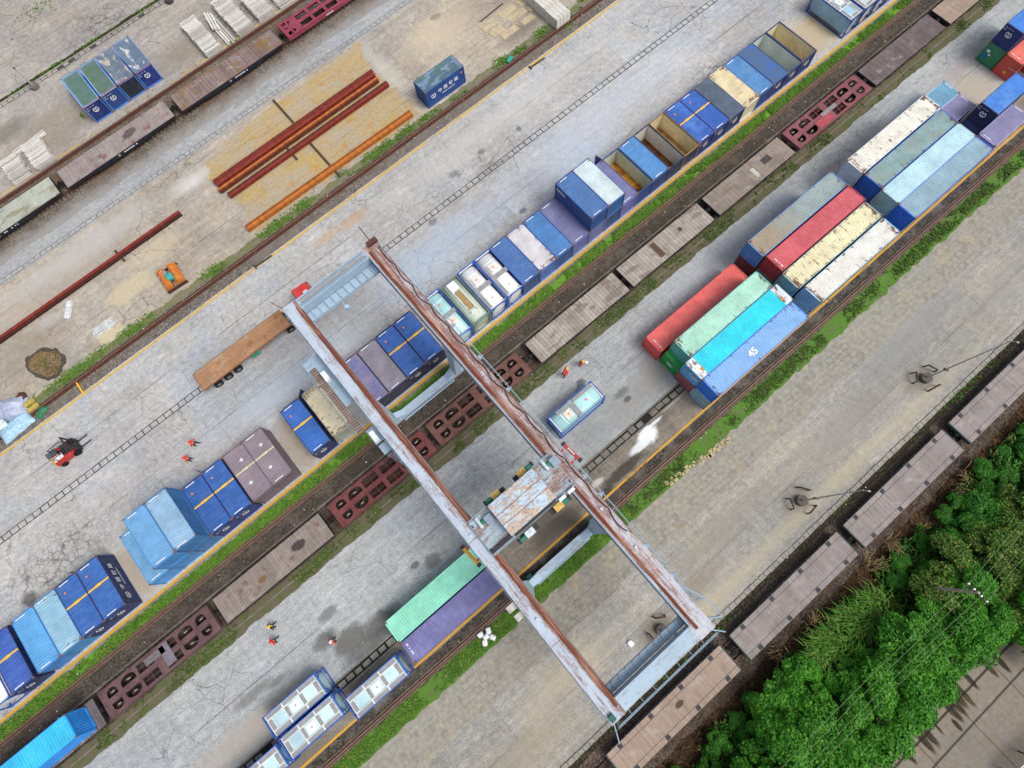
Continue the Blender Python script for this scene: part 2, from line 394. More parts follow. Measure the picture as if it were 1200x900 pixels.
jag_poly('timber_flooring', [(-2.6,58.9),(-1.4,55.0),(-2.7,49.6),(22.6,49.6),(23.0,52.4),(22.4,57.6),(23.2,63.9),(10,63.6),(-1.8,62.2)], .012, M_ochre, .7)
M_slab = concrete('pale_slabs', '#c6b898', '#b3a483', '#cfc2a5', None, crack=0, streak=.3, speck=.3)
slabs = MB()
for (x, y, w, d) in ((38.1,54.3,2.4,1.3),(38.2,52.8,2.0,1.2),(41.3,54.3,2.6,1.1),(41.8,53.0,2.7,1.0),(44.2,54.2,2.2,1.2),(39.3,51.6,2.6,1.1),(44.3,52.6,1.6,.9),(42.4,51.5,2.0,.9)):
    slabs.bx((x,y,.03),(w,d,.06))
struct(slabs.build('yard_slabs', M_slab))
M_margin = gravel('grey_grit', ['#6f6860', '#857d74', '#9a938a'], 7.0, '#7a736b', '#655c52', .1)
strip('gravel_margin', 45.6, 48.5, .008, M_margin, 0, .25, seed=8)
M_lane = concrete('lane_concrete', '#bbbbba', '#a5a4a2', '#cccac5', '#a8b4c1', .5, crack=.55, crack_sc=.33, streak=.35, slab=(8.2,4.4,2.4), joint_x=8.2, joints_y=(41.4,32.6), speck=.35, tyre=True,
                  alligator=((6.8,28.7,1.8),(3.0,29.2,1.4),(53.5,28.8,3.2),(-37.2,31.6,3.0),(-42.0,31.5,3.0)),
                  spots=((7.0,28.7,.9,.6,'#3d3f42',.85,.4),(53.6,28.7,1.6,.7,'#55575a',.8,.6),(-43.6,29.9,.8,.7,'#4c4c4d',.75,.6),(7.4,43.0,2.2,.7,'#b98f5c',.5,1.0,-.9),(3.6,43.3,1.4,.6,'#b99468',.5,1.0,-.9),
                         (25,40,.5,.35,'#55595e',.8,.5),(30.5,39.4,.35,.3,'#5f6468',.8,.5),(20.5,39.8,.7,.4,'#60656c',.7,.7),(14.5,36.3,.6,.4,'#5b5f66',.7,.7),(23.5,30.3,.5,.35,'#4d545c',.7,.7),
                         (12,33,8,2.2,'#a3b6cc',.55,1.2),(-6,31,7,2.0,'#a3b2c2',.45,1.2),(-14,31.5,6,1.5,'#a7b4c4',.4,1.2),(38,34,14,2.4,'#b6c0cf',.45,1.2),(33,31,6,1.6,'#aebfd6',.45,1.2),(28,42,16,1.7,'#bdbbb7',.5,1.0),
                         (72,24.9,5,3.2,'#b9a98c',.9,.6),(66,25,3,3,'#b7a78b',.85,.5),(70,26.4,2.2,.5,'#b98d4a',.5,.9),(-34.3,25,1.2,3.0,'#a79a88',.7,.5),(-13.3,25,1.3,3.2,'#a39783',.75,.4),(-33,25,1.2,3.2,'#a99d8c',.7,.4)))
strip('pavement', 21.2, 45.9, .012, M_lane, .05, .05)
M_dirt = gravel('track_dirt', ['#453f39', '#544d46', '#625a52', '#776f65'], 9.0, '#463f37', '#6b6055', .14)
strip('track_bed', 12.4, 21.3, .004, M_dirt)
M_edge = concrete('edge_concrete', '#8d8a82', '#77736b', '#a09c93', None, crack=.4, streak=.4, speck=.4)
strip('pavement_edge', 21.08, 21.45, .02, M_edge, .08, .03, seed=4)
M_lane2 = concrete('lane_concrete_blue', '#afb2b2', '#999d9d', '#bdbfbe', '#a5b1b8', .45, crack=.5, crack_sc=.3, streak=.4, joint_x=9.5, slab=(9.5,5.2,2.1), joints_y=(8.28,), speck=.35,
                   spots=((-20.6,8.8,1.1,.5,'#727374',.8,.5),(-22.1,7.0,1.3,.8,'#6a6a69',.85,.5),(-20.2,5.3,1.9,1.15,'#646361',.85,.45),(-9.4,6.0,.9,.7,'#6a6a68',.8,.45),(-11,6.8,.5,.3,'#5d5c58',.8,.4),(-16.8,4.6,2.2,1.0,'#5a5856',.8,.6),
                          (-18.5,3.8,3.5,.7,'#5a5856',.75,.6),(-30.5,7.5,2.2,.45,'#767470',.7,.6),(-28,7.0,1.0,.3,'#767470',.7,.6),(14.4,10.0,.6,.5,'#5b6165',.85,.4),(13.7,9.6,.45,.3,'#6b7074',.7,.4),
                          (18.5,5.2,4,1.5,'#8e8a84',.6,.9),(13,5.8,4,1.4,'#8b8d90',.5,1.0),(17.0,6.4,1.0,.35,'#5d6064',.7,.7),(17,5.5,.45,.3,'#4d5054',.8,.5),(24,6.3,5,1.6,'#959490',.6,.8),(-30,4.6,4,1.4,'#a49c91',.6,.9),(-33,5,6,1.3,'#a79e92',.6,.9),
                          (72,5.5,6,3.4,'#b2a694',.75,.7),(67,9.5,7,1.0,'#aab0b4',.6,1.0),(75,9.6,4,.8,'#a39a96',.6,.9),(20,7,1,1,'#9a9a9a',0),(40,11,10,1.2,'#a0a8ae',.5,1.0)))
strip('pavement', 2.4, 13.0, .012, M_lane2, 0, .35, fq=.5, seed=12)
M_sh = concrete('shoulder_concrete', '#8f877b', '#6f685f', '#a39c90', '#55504a', .5, crack=.5, streak=.5, joint_x=9.5, speck=.6,
                spots=((15.9,1.25,1.25,.8,'#e9ecee',.95,.5),(17.4,1.75,1.0,.16,'#dfe3e6',.8,.6),(14.6,.9,1.5,.45,'#dadfe3',.85,.5),(20.4,2.05,1.8,.12,'#c9cac8',.5,.8),(11.4,.2,2.8,.55,'#403c36',.85,.5),(7.9,-.25,1.7,.45,'#3c3832',.9,.4),
                       (8.6,1.0,.7,.3,'#c9c3b6',.7,.5),(-20,.5,5,1,'#5e584f',.6,.8),(-32,-.3,7,.7,'#6d645a',.6,.9),(3,.3,4,.9,'#5d544a',.7,.8),(3.6,1.7,2.6,.5,'#807563',.6,.6)))
strip('pavement', -1.1, 2.5, .008, M_sh)
M_rbed = gravel('rail_grit', ['#3b3733', '#565049', '#6e675f'], 6.0, '#4a443e', '#7b746a', .15)
strip('gravel_margin', -2.9, -.85, .016, M_rbed, .1, .1, seed=15)

# rough stone setts and the concrete road south of the crane rail
g = NM('stone_setts', .92, .15, world=True); P = g.P
w = g.warp(g.warp(P, .6, .45), 2.0, .25)
br = g.n('ShaderNodeTexBrick'); g.set(br.inputs['Vector'], g.map(w, (1,1,1), (0,0,0), (0,0,.02))); br.inputs['Scale'].default_value = 1.0
br.offset = .37; br.inputs['Brick Width'].default_value = .78; br.inputs['Row Height'].default_value = .56; br.inputs['Mortar Size'].default_value = .035
br.inputs['Color1'].default_value = (*lin('#8f8d86'),1); br.inputs['Color2'].default_value = (*lin('#a09a8d'),1); br.inputs['Mortar'].default_value = (*lin('#66625a'),1)
c = br.outputs['Color']
c = g.mix(g.mr(g.noise(P, .2, 6, .65), .34, .54, .3, .82), c, lin('#98948a'))       # worn over with dust
c = g.mix(g.mr(g.noise(g.map(P,(1,1,1),(4,4,0)), .35, 6, .7), .55, .68, 0, .6), c, lin('#b1a27e'))
cell = g.xyz(g.vor(w, 1.45, 'F1', .9, 'Color'))[0]
c = g.mix(g.mr(cell, .82, .9, 0, .22), c, lin('#5d5a53'))
c = g.mix(.6, c, g.mix(g.mr(g.noise(P, 2.0, 6, .7), .3, .7), (.3,.3,.3), (.68,.68,.67)), 'OVERLAY')
g.bump(br.outputs['Fac'], .03, -.5)
strip('setts', -8.2, -2.4, .008, g.out(c))
M_sroad = concrete('south_concrete', '#a09f99', '#8c8c86', '#afaca3', '#b3ab98', .55, crack=.3, crack_sc=.3, streak=.75, slab=(11,4.0,0), joint_x=11, joints_y=(-11.9,), speck=.35,
                   spots=((3.4,-13.3,2.0,1.3,'#6f675a',.8,1.0),(14,-10.5,6,1.1,'#8a857b',.6,1.2),(32,-11.5,8,1.6,'#8c8880',.6,1.2),(58,-12,9,2,'#8d8a84',.5,1.2),(-14,-13,6,1.3,'#938a78',.6,1.2),(10,-12.6,2.4,.9,'#8a8070',.6,1.0),(22.4,-13.4,1.8,1.2,'#7c766b',.7,1.0),(41.6,-13.1,1.8,1.2,'#77736a',.7,1.0),(45,-9,7,1.6,'#8a8c8c',.6,1.0),(-6,-10.6,5,1.4,'#b1a68d',.55,1.0),(28,-14.6,20,.7,'#b5ab90',.45,1.2),(8,-14.8,7,.8,'#b1a78e',.5,1.0)))
strip('road', -16.1, -7.9, .012, M_sroad, .12, .2, seed=6, fq=.3)
M_kerb = concrete('kerb_stone', '#a19e95', '#8c897f', '#aeaba1', None, crack=0, streak=.3, speck=.5)
k = MB(); x = XA
while x < XB:
    w = rnd.uniform(.55,.8); k.box(x, x+w-.05, -16.42+rnd.uniform(-.03,.03), -16.0+rnd.uniform(-.03,.03), 0, .10+rnd.uniform(0,.05)); x += w
struct(k.build('kerb', M_kerb))
M_bals = gravel('ballast_dark', ['#4a4038', '#5d5249', '#72675e', '#8d857c'], 9.0, '#4a3f36', '#6b5446', .2)
strip('ballast', -21.6, -16.3, .02, M_bals, .3, 0, seed=9)
M_brown = gravel('brown_earth', ['#2e2319', '#4a3626', '#5f4630', '#6f5a42'], 5.0, '#35281c', '#4c3a28', .25)
strip('earth', -40, -21.2, .012, M_brown, 0, .3, seed=21)
g = NM('outer_road', .9, .2, world=True); P = g.P; q = g.xyz(P)
c = g.mix(g.mr(g.noise(P, .12, 5, .6), .35, .65), lin('#7d7870'), lin('#8f8778'))
c = g.mix(g.mr(g.noise(g.map(P, (1.1,.08,1)), 1.0, 5, .65), .46, .66, 0, .45), c, lin('#8b7350'))
c = g.mix(g.mr(g.noise(g.map(P, (1.3,.1,1), (9,0,0)), 1.0, 5, .65), .5, .66, 0, .5), c, lin('#8a8784'))
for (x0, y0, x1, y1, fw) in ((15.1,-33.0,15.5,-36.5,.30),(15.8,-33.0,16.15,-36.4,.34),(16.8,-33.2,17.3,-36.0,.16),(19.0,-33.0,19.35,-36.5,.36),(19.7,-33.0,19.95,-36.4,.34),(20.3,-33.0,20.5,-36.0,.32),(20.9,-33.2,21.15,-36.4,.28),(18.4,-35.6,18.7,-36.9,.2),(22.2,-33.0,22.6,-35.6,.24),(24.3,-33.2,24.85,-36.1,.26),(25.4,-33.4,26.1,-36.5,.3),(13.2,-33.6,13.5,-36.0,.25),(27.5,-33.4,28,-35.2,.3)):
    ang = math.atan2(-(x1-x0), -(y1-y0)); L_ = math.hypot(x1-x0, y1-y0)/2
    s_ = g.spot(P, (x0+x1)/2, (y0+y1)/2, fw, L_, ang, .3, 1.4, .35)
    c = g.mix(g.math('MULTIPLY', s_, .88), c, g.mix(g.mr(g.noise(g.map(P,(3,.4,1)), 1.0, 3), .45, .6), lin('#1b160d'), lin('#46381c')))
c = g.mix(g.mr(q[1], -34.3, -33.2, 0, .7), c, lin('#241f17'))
wq = g.xyz(g.warp(P, .7, .15))
c = g.mix(g.math('MULTIPLY', g.line(wq[1], -37.1, .13), .8), c, lin('#2c2822')); c = g.mix(g.math('MULTIPLY', g.line(wq[1], -35.0, .15), .85), c, lin('#26221c'))
c = g.mix(g.math('MULTIPLY', g.rep(wq[0], 5.2, .07, 1.0), .6), c, lin('#38332c'))
c = g.mix(.5, c, g.mix(g.mr(g.noise(P, 2.4, 6, .7), .3, .7), (.3,.3,.3), (.66,.66,.66)), 'OVERLAY')
strip('road', -90, -33.6, .03, g.out(c), 0, .4, seed=31)

# painted edge lines, worn
def yellow(name, y, z, w=.15, wear=.35, hexc='#d6a420', seed=1):
    g = NM('yellow_'+name, .8, .2, world=True); tr = g.n('ShaderNodeBsdfTransparent'); mx = g.n('ShaderNodeMixShader')
    n1 = g.noise(g.map(g.P, (.35,2,1), (seed*13,0,0)), 1.2, 6, .75); n2 = g.noise(g.map(g.P,(1,1,1),(seed*5,0,0)), .07, 2)
    f = g.mr(g.math('ADD', n1, g.math('MULTIPLY', g.math('SUBTRACT', n2, .5), .8)), .22+wear*.5, .30+wear*.5)
    g.out(g.mix(n1, lin('#b98a1e'), lin(hexc)))
    g.t.links.new(f, mx.inputs[0]); g.t.links.new(tr.outputs[0], mx.inputs[1]); g.t.links.new(g.b.outputs[0], mx.inputs[2])
    g.t.links.new(mx.outputs[0], g.t.nodes['Material Output'].inputs[0])
    strip('lane_marking', y-w/2, y+w/2, z, g.m)
yellow('a', 75.75, .010, .17, .42, '#d9b83a', 1)
yellow('b', 45.62, .018, .20, .10, '#e6bd2c', 2)
yellow('c', 21.55, .026, .24, .04, '#e5ab18', 3)
yellow('d', -.68, .022, .19, .20, '#e5a52e', 4)

# slot drains: covers between two edge beams over a dark channel
def drain(y, w, x0, x1, pitch, mat, dark, z=.03, var=.02, miss=.0, jit=.04):
    d = MB(); d.box(x0, x1, y-w/2-.09, y+w/2+.09, .001, z-.012); struct(d.build('drain_channel', dark))
    s = MB(); x = x0
    while x < x1:
        if rnd.random() > miss:
            s.box(x+.05, x+pitch-.05-rnd.uniform(0,jit), y-w/2+.07+rnd.uniform(0,jit), y+w/2-.07-rnd.uniform(0,jit), z-.02, z+rnd.uniform(0,var))
        x += pitch
    s.box(x0, x1, y-w/2-.20, y-w/2-.02, z-.02, z+.006); s.box(x0, x1, y+w/2+.02, y+w/2+.20, z-.02, z+.006)
    return struct(s.build('drain_cover', mat))
M_dark = plain('drain_dark', '#4b4742', .95)
M_black = plain('drain_black', '#26241f', .95)
drain(37.25, .72, -100, 130, .92, M_lane, M_dark)
drain(64.85, .62, -100, 130, .8, M_pale, plain('drain_pale', '#7d7b76', .95))
drain(88.3, .62, -100, 100, .85, M_apron, M_dark, miss=.1)
M_cover = concrete('drain_covers_dark', '#8b877f', '#6a665f', '#9a968e', None, crack=0, speck=.5)
drain(2.65, .8, -100, 130, .98, M_cover, M_black, z=.036, miss=.18, jit=.15)
M_moss = gravel('moss', ['#2c2a1c', '#3d4a22', '#4e5f2a'], 6, '#3a3426')
strip('mossy_gutter', 88.75, 89.35, .02, M_moss, .15, .15, seed=41, fq=.6)
strip('mossy_gutter', -17.0, -16.45, .03, gravel('gutter_dirt', ['#2c2822','#443d33','#5a5a3a'], 6, '#38332b'), .1, .1, seed=42, fq=.6)

# crane rails and railway tracks
M_rail = NM('rail_rust', .6, .4); M_rail = M_rail.out(M_rail.mix(M_rail.noise(M_rail.P, 3, 5), lin('#4a2a20'), lin('#6b4034')))
M_railtop = plain('rail_head', '#8a7a70', .4, .5)
M_sleeper = plain('rail_tie', '#4b433b', .95)
def crane_rail(y, z0=0.0, mat_bed=None):
    r = MB(); r.mi = 0
    r.box(XA, XB, y-.11, y+.11, z0+.02, z0+.06); r.box(XA, XB, y-.025, y+.025, z0+.06, z0+.16); r.box(XA, XB, y-.055, y+.055, z0+.16, z0+.20)
    r.mi = 1; r.quad((XA,y-.03,z0+.203),(XB,y-.03,z0+.203),(XB,y+.03,z0+.203),(XA,y+.03,z0+.203))
    struct(r.build('crane_rail', [M_rail, M_railtop]))
    if mat_bed:
        b = MB(); b.box(XA, XB, y-.34, y-.13, 0, z0+.05); b.box(XA, XB, y+.13, y+.34, 0, z0+.05); struct(b.build('rail_bed', mat_bed))
M_rbed1 = plain('rail_bed_brown', '#6a584c', .95, .1, .3, 2.0)
M_rbed2 = plain('rail_bed_grey', '#7a7168', .95, .1, .3, 2.0)
crane_rail(19.75, .05, M_rbed1); crane_rail(-2.05, .05, M_rbed1)
crane_rail(75.0, .03, plain('rail_bed_red', '#55392f', .95, .1, .3, 2.0)); crane_rail(47.5, .03, plain('rail_bed_red', '#55392f', .95, .1, .3, 2.0))
strip('track_kerb', 17.72, 17.92, .05, M_rbed2, .05, .05, seed=51)
strip('track_kerb', 13.55, 13.68, .05, M_rbed2, .05, .05, seed=52)
def track(yc, tie=True):
    r = MB()
    for s in (-1, 1):
        y = yc + s*.755
        r.box(XA, XB, y-.07, y+.07, .10, .13); r.box(XA, XB, y-.012, y+.012, .13, .22); r.box(XA, XB, y-.036, y+.036, .22, .26)
    struct(r.build('railway_track', M_rail))
    t = MB(); x = XA
    while x < XB: t.box(x, x+.24, yc-1.25, yc+1.25, .0, .10); x += .6
    struct(t.build('track_bed', M_sleeper))
track(15.75); track(-18.95); track(71.0)

# ------------------------------------------------------------------ containers
CT = .10
M_cast = plain('corner_casting', '#7a5a4a', .7, .3, .4, 4.0)
def corr_sheet(length, depth, pitch, h, flip=1):
    """vertical ribs running along x, sheet in the xz plane"""
    n = max(4, round(length/pitch)); p = length/n; xs = []
    for i in range(n):
        a = -length/2 + i*p
        xs += [(a, 0), (a+p*.30, 0), (a+p*.5, depth), (a+p*.80, depth)]
    xs.append((length/2, 0))
    vs = [(x, d*flip, 0) for x, d in xs] + [(x, d*flip, h) for x, d in xs]; k = len(xs)
    m = MB(); m.add(vs, [(i, i+1, k+i+1, k+i) for i in range(k-1)]); return m
def me_side(L, H): return cached(('side', L, H), lambda: corr_sheet(L-.3, .036, .275, H-.28).mesh('side_wall'))
def me_end(W, H): return cached(('end', W, H), lambda: corr_sheet(W-.26, .04, .25, H-.28).mesh('end_wall'))
def me_roof(L, W):
    def mk():
        n = round((L-.3)/.27); p = (L-.3)/n; xs = [(-L/2+.06, -.004)]
        for i in range(n):
            a = -L/2 + .15 + i*p
            xs += [(a, -.012), (a+p*.38, -.012), (a+p*.5, .008), (a+p*.88, .008)]
        xs += [(L/2-.15, -.012), (L/2-.06, -.004)]
        y = W/2-.05; k = len(xs)
        m = MB(); m.add([(x,-y,z) for x,z in xs] + [(x,y,z) for x,z in xs], [(i,i+1,k+i+1,k+i) for i in range(k-1)]); return m.mesh('roof')
    return cached(('roof', L, W), mk)
def me_frame(L, W, H):
    def mk():
        m = MB(); a, b = L/2, W/2
        for sx in (-1,1):
            for sy in (-1,1): m.bx((sx*(a-.07), sy*(b-.06), H/2), (.13,.11,H-.36))
            m.bx((sx*(a-.06), 0, .09), (.11, W-.36, .15)); m.bx((sx*(a-.06), 0, H-.075), (.11, W-.36, .12))
        for sy in (-1,1):
            m.bx((0, sy*(b-.05), .09), (L-.36,.09,.15)); m.bx((0, sy*(b-.04), H-.06), (L-.36,.07,.09))
        return m.mesh('frame')
    return cached(('frame', L, W, H), mk)
def me_cast():
    return cached('cast', lambda: MB().bx((0,0,0),(.178,.162,.118)).mesh('corner_casting'))
def me_door(w, H):
    def mk():
        m = MB(); h = H-.3
        m.box(0, w, -.03, 0, 0, h)
        for k in range(3): m.box(.08, w-.08, 0, .022, h*(.06+.31*k), h*(.06+.31*k)+h*.25)
        return m.mesh('door')
    return cached(('door', w, H), mk)
def me_bar(H): return cached(('bar', H), lambda: MB().tube([(0,0,-.02),(0,0,H-.34)], .036, 6).mesh('locking_bar'))
M_bar = plain('galvanised_bar', '#a9a6a0', .5, .4, .2, 4, .3)
M_white = plain('white_marking', '#dfe2e4', .7)
M_yel = plain('yellow_marking', '#f0b81c', .7, .2, .1)
M_orange = plain('orange_marking', '#d9822c', .7)
M_inside = None
def me_open_floor(L, W): return cached(('floor', L, W), lambda: MB().box(-L/2+.1, L/2-.1, -W/2+.1, W/2-.1, .12, .17).mesh('floor'))

def decal(par, name, mat, m, loc=(0,0,0), rot=(0,0,0)):
    o = m.build(name, mat, par, loc); o.rotation_euler = rot; return o
def text(par, s, size, mat, loc, rot, name='lettering', bold=.0, align='CENTER'):
    def mk():
        cu = bpy.data.curves.new('t', 'FONT'); cu.body = s; cu.size = size; cu.align_x = align; cu.align_y = 'CENTER'; cu.offset = bold
        o = bpy.data.objects.new('t', cu); COL.objects.link(o); bpy.context.view_layer.update()
        dg = bpy.context.evaluated_depsgraph_get(); me = bpy.data.meshes.new_from_object(o.evaluated_get(dg)); bpy.data.objects.remove(o); me.materials.clear(); return me
    return part(name, cached(('txt', s, size, bold, align), mk), mat, par, loc, rot)
def ring(r0, r1, n=20, a0=0, a1=2*math.pi):
    m = MB(); vs = []
    for i in range(n+1):
        a = a0+(a1-a0)*i/n; vs += [(r0*math.cos(a), r0*math.sin(a), 0), (r1*math.cos(a), r1*math.sin(a), 0)]
    m.add(vs, [(2*i, 2*i+1, 2*i+3, 2*i+2) for i in range(n)]); return m
def emblem():
    m = ring(.26, .36, 22, R(-250), R(70)); m.add([(-.05,-.22,0),(.05,-.22,0),(.05,.12,0),(-.05,.12,0)], [(0,1,2,3)])
    m.add([(-.16,-.22,0),(.16,-.22,0),(.16,-.14,0),(-.16,-.14,0)], [(0,1,2,3)]); m.add([(-.16,.12,.001),(.16,.12,.001),(.13,.22,.001),(-.13,.22,.001)], [(0,1,2,3)]); return m
EMB = None
FACE = {'-x': (R(90),0,R(-90)), '+x': (R(90),0,R(90)), '-y': (R(90),0,0), '+y': (R(90),0,R(180))}

def dashes(n, w, h, gap=.35, seed=0):
    r_ = random.Random(seed); m = MB(); x = -w/2; p = w/n
    for i in range(n):
        if r_.random() < .85: m.quad((x,-h/2,0),(x+p*(1-gap),-h/2,0),(x+p*(1-gap),h/2,0),(x,h/2,0))
        x += p
    return m
def roof_marks(t, L, W, H, marks, ec=None):
    z = H + .012
    if 'ends' in marks:
        for s in (-1, 1): decal(t, 'roof_marking', M_white, dashes(7, 1.0, .11, .12, 3), (s*(L/2-.28), .25, z), (0,0,R(90)))
    if 'one_end' in marks: decal(t, 'roof_marking', M_white, dashes(8, 1.2, .12, .15, 5), ((-1 if abs(t.rotation_euler.z) < 2 else 1)*(L/2-.45), .2, z), (0,0,R(90)))
    if 'stripe' in marks:
        m = MB(); b = W/2-.06
        m.quad((-.085,-b,0),(.085,-b,0),(.085,b,0),(-.085,b,0))
        m.add([(-.05,-.5,.002),(-.13,-.22,.002),(-.13,.22,.002),(-.05,.5,.002),(.05,.5,.002),(.13,.22,.002),(.13,-.22,.002),(.05,-.5,.002)], [(0,7,6,5,4,3,2,1)])
        decal(t, 'roof_stripe', M_yel if 'cream' not in marks else plain('cream_marking', '#cbbf9d', .8), m, (.35,0,z))
        if 'cream' not in marks: decal(t, 'roof_dot', M_orange, MB().quad((-.1,-.1,0),(.1,-.1,0),(.1,.1,0),(-.1,.1,0)), (L/2-1.2, .55, z))
    if 'crosses' in marks:
        for (x, y) in ((-1.2,.3),(1.4,-.2)):
            m = MB(); m.quad((-.06,-.22,0),(.06,-.22,0),(.06,.22,0),(-.06,.22,0)); m.quad((-.2,-.06,.002),(.2,-.06,.002),(.2,.06,.002),(-.2,.06,.002)); decal(t, 'roof_marking', M_white, m, (x,y,z))

def container(x, y, z, rot, L, col, label, group=None, W=2.43, H=2.59, roof='closed', roofm=None, wall=None, rust=.15, marks=(), bars=False,
              end_logo=False, open_door=0.0, roof_rust=None, hi=None, fade=None, inner=None, floorm=None, name='shipping_container', chalk=.15, lidm=None, doorm=None, frame=None, casts='tb'):
    t = thing(name, label, 'shipping container', (x,y,z), rot, group)
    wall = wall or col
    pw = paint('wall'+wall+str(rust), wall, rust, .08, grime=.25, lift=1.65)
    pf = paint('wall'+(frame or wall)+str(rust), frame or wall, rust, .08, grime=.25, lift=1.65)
    part('frame', me_frame(L,W,H), pf, t)
    for sx in (-1,1):
        for sy in (-1,1):
            for zz in (([H-.055] if 't' in casts else []) + ([.06] if 'b' in casts else [])): part('corner_casting', me_cast(), M_cast, t, (sx*(L/2-.088), sy*(W/2-.08), zz))
    for sy in (-1,1):
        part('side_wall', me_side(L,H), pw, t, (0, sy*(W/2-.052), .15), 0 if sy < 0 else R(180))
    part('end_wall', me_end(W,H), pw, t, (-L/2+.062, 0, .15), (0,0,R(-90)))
    dw = (W-.26)/2; pd = paint('wall'+doorm+str(rust), doorm, rust, .08, grime=.25) if doorm else pw
    for sy in (-1,1):
        d = part('door', me_door(dw,H), pd, t, (L/2-.05, sy*(W/2-.13), .15), (0,0, R(90) if sy < 0 else R(-90)))
        if sy > 0: d.scale = (1,-1,1)
        if open_door and sy == (1 if open_door > 0 else -1): d.rotation_euler = (0,0, (R(-90)+R(abs(open_door))) if sy > 0 else (R(90)-R(abs(open_door))))
        if bars or open_door:
            for k in (.28,.72): part('locking_bar', me_bar(H), M_bar, d, (dw*k, .04, .02))
    if roof == 'closed':
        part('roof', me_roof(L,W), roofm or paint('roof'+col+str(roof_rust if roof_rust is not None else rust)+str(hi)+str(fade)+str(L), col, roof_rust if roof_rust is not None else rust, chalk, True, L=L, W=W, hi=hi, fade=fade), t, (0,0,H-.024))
    elif roof in ('lid', 'tarp'):
        m = MB()
        if roof == 'lid': m.box(-L/2+.06, L/2-.06, -W/2+.05, W/2-.05, H-.05, H+.005)
        else:
            nx, ny = 30, 14; vs = []
            for i in range(nx+1):
                for j in range(ny+1):
                    u, v = i/nx*2-1, j/ny*2-1; e = (1-abs(u)**3)*(1-abs(v)**3)
                    vs.append((u*(L/2-.05), v*(W/2-.04), H-.01 - .16*e + .03*e*mnoise.noise((u*4+x, v*3, 0))))
            m.sm = True; m.add(vs, [(i*(ny+1)+j, (i+1)*(ny+1)+j, (i+1)*(ny+1)+j+1, i*(ny+1)+j+1) for i in range(nx) for j in range(ny)])
        m.build('roof_lid' if roof == 'lid' else 'roof_tarpaulin', roofm, t)
    elif roof == 'open':
        pi = paint('inner'+inner, inner, .25, .2, grime=.3, lift=1.35)
        for sy in (-1,1):
            part('inner_wall', me_side(L,H), pi, t, (0, sy*(W/2-.15), .15), 0 if sy > 0 else R(180))
        part('inner_end', me_end(W,H), pi, t, (-L/2+.16,0,.15), (0,0,R(90)))
        part('inner_end', me_end(W,H), pi, t, (L/2-.13,0,.15), (0,0,R(-90)))
        part('floor', me_open_floor(L,W), floorm, t)
    if roof != 'open': roof_marks(t, L, W, H, marks)
    if end_logo:
        global EMB
        if EMB is None: EMB = emblem().mesh('emblem')
        part('emblem', EMB, M_white, t, (-L/2-.006, .1, H*.62), FACE['-x'])
        decal(t, 'lettering', M_white, dashes(9, 1.1, .07, .3, 9), (-L/2-.006, .45, H*.86), FACE['-x'])
        decal(t, 'lettering', M_white, dashes(4, .35, .12, .3, 11), (-L/2-.006, .85, H*.75), FACE['-x'])
    return t

Y1, RN = 24.97, R(90)
CW = 'containers in the long row beside the grass strip'
BLUE, LB, NAVY = '#2459b4', '#5f9bd0', '#16264e'
def row(x, col, label, **k): return container(x, Y1, k.pop('z', 0.004+.012), RN, 6.058, col, label, CW, **k)
row(-45.93, '#3a5fb0', 'striped blue container standing beside the white tank at the left edge', wall=NAVY, marks=('stripe','ends'), end_logo=True, rust=.1)
row(-43.05, '#5ba3da', 'sky blue container between a striped blue one and a pale blue one', wall='#2d5f96', marks=('ends',))
row(-40.6, '#86b4cd', 'faded pale blue container left of the pair of bright blue striped ones', wall='#2f648f', marks=('ends',), rust=.2, chalk=.5)
row(-38.17, '#3064ae', 'bright blue striped container, left half of the leftmost pair', wall=NAVY, marks=('stripe','ends'), end_logo=True)
o = row(-35.73, '#3064ae', 'bright blue striped container whose long navy side carries white characters', wall=NAVY, marks=('stripe','ends'), end_logo=True, open_door=150)
def china_side(t, L, W, H, face, s=.62):
    y = -(W/2+.002) if face == '-y' else (W/2+.002); sg = 1 if face == '-y' else -1
    for i, ch in enumerate('中国铁路'): text(t, ch, s, M_white, ((-.9+i*.85)*sg, y, H*.60), FACE[face], bold=.012)
    text(t, 'CHINA RAILWAY', .27, M_white, (.35*sg, y, H*.36), FACE[face], bold=.008)
    part('emblem', EMB, M_white, t, (-1.95*sg, y, H*.56), FACE[face])
china_side(o, 6.058, 2.43, 2.59, '-y')
row(-30.6, '#6aa2cb', 'light blue container on the ground left of the two-high stack', wall='#38709f', marks=('ends',), rust=.15)
row(-28.1, '#5a92c2', 'light blue container underneath the left one of the two raised pale blue containers', wall='#356a9a', rust=.15)
row(-25.68, '#5a92c2', 'blue container underneath the right one of the two raised pale blue containers', wall='#2a567f', rust=.15)
row(-28.15, '#6ba3d2', 'sky blue container on top of the stack, the left of two side by side', wall='#356a9a', marks=('ends',), z=2.62, rust=.15)
row(-25.72, '#86aecd', 'faded grey blue container on top of the stack, the right of two side by side', wall='#2a567f', marks=('ends',), z=2.62, rust=.25, chalk=.5)
row(-23.25, '#2c5fa8', 'bright blue striped container right against the two-high pale blue stack', wall='#14285c', marks=('stripe','ends'), end_logo=True)
row(-20.8, '#2c60aa', 'bright blue striped container next to the mauve pair, one door leaf swung open', wall='#14285c', marks=('stripe','ends'), end_logo=True, open_door=120)
row(-18.2, '#8b7d86', 'mauve grey container touching the blue striped one, left of the mauve pair', wall='#544b54', marks=('stripe','cream','crosses'), rust=.12)
row(-15.77, '#8b7d86', 'mauve grey container at the end of its block, right of the mauve pair', wall='#544b54', marks=('stripe','cream','crosses','ends'), rust=.12)
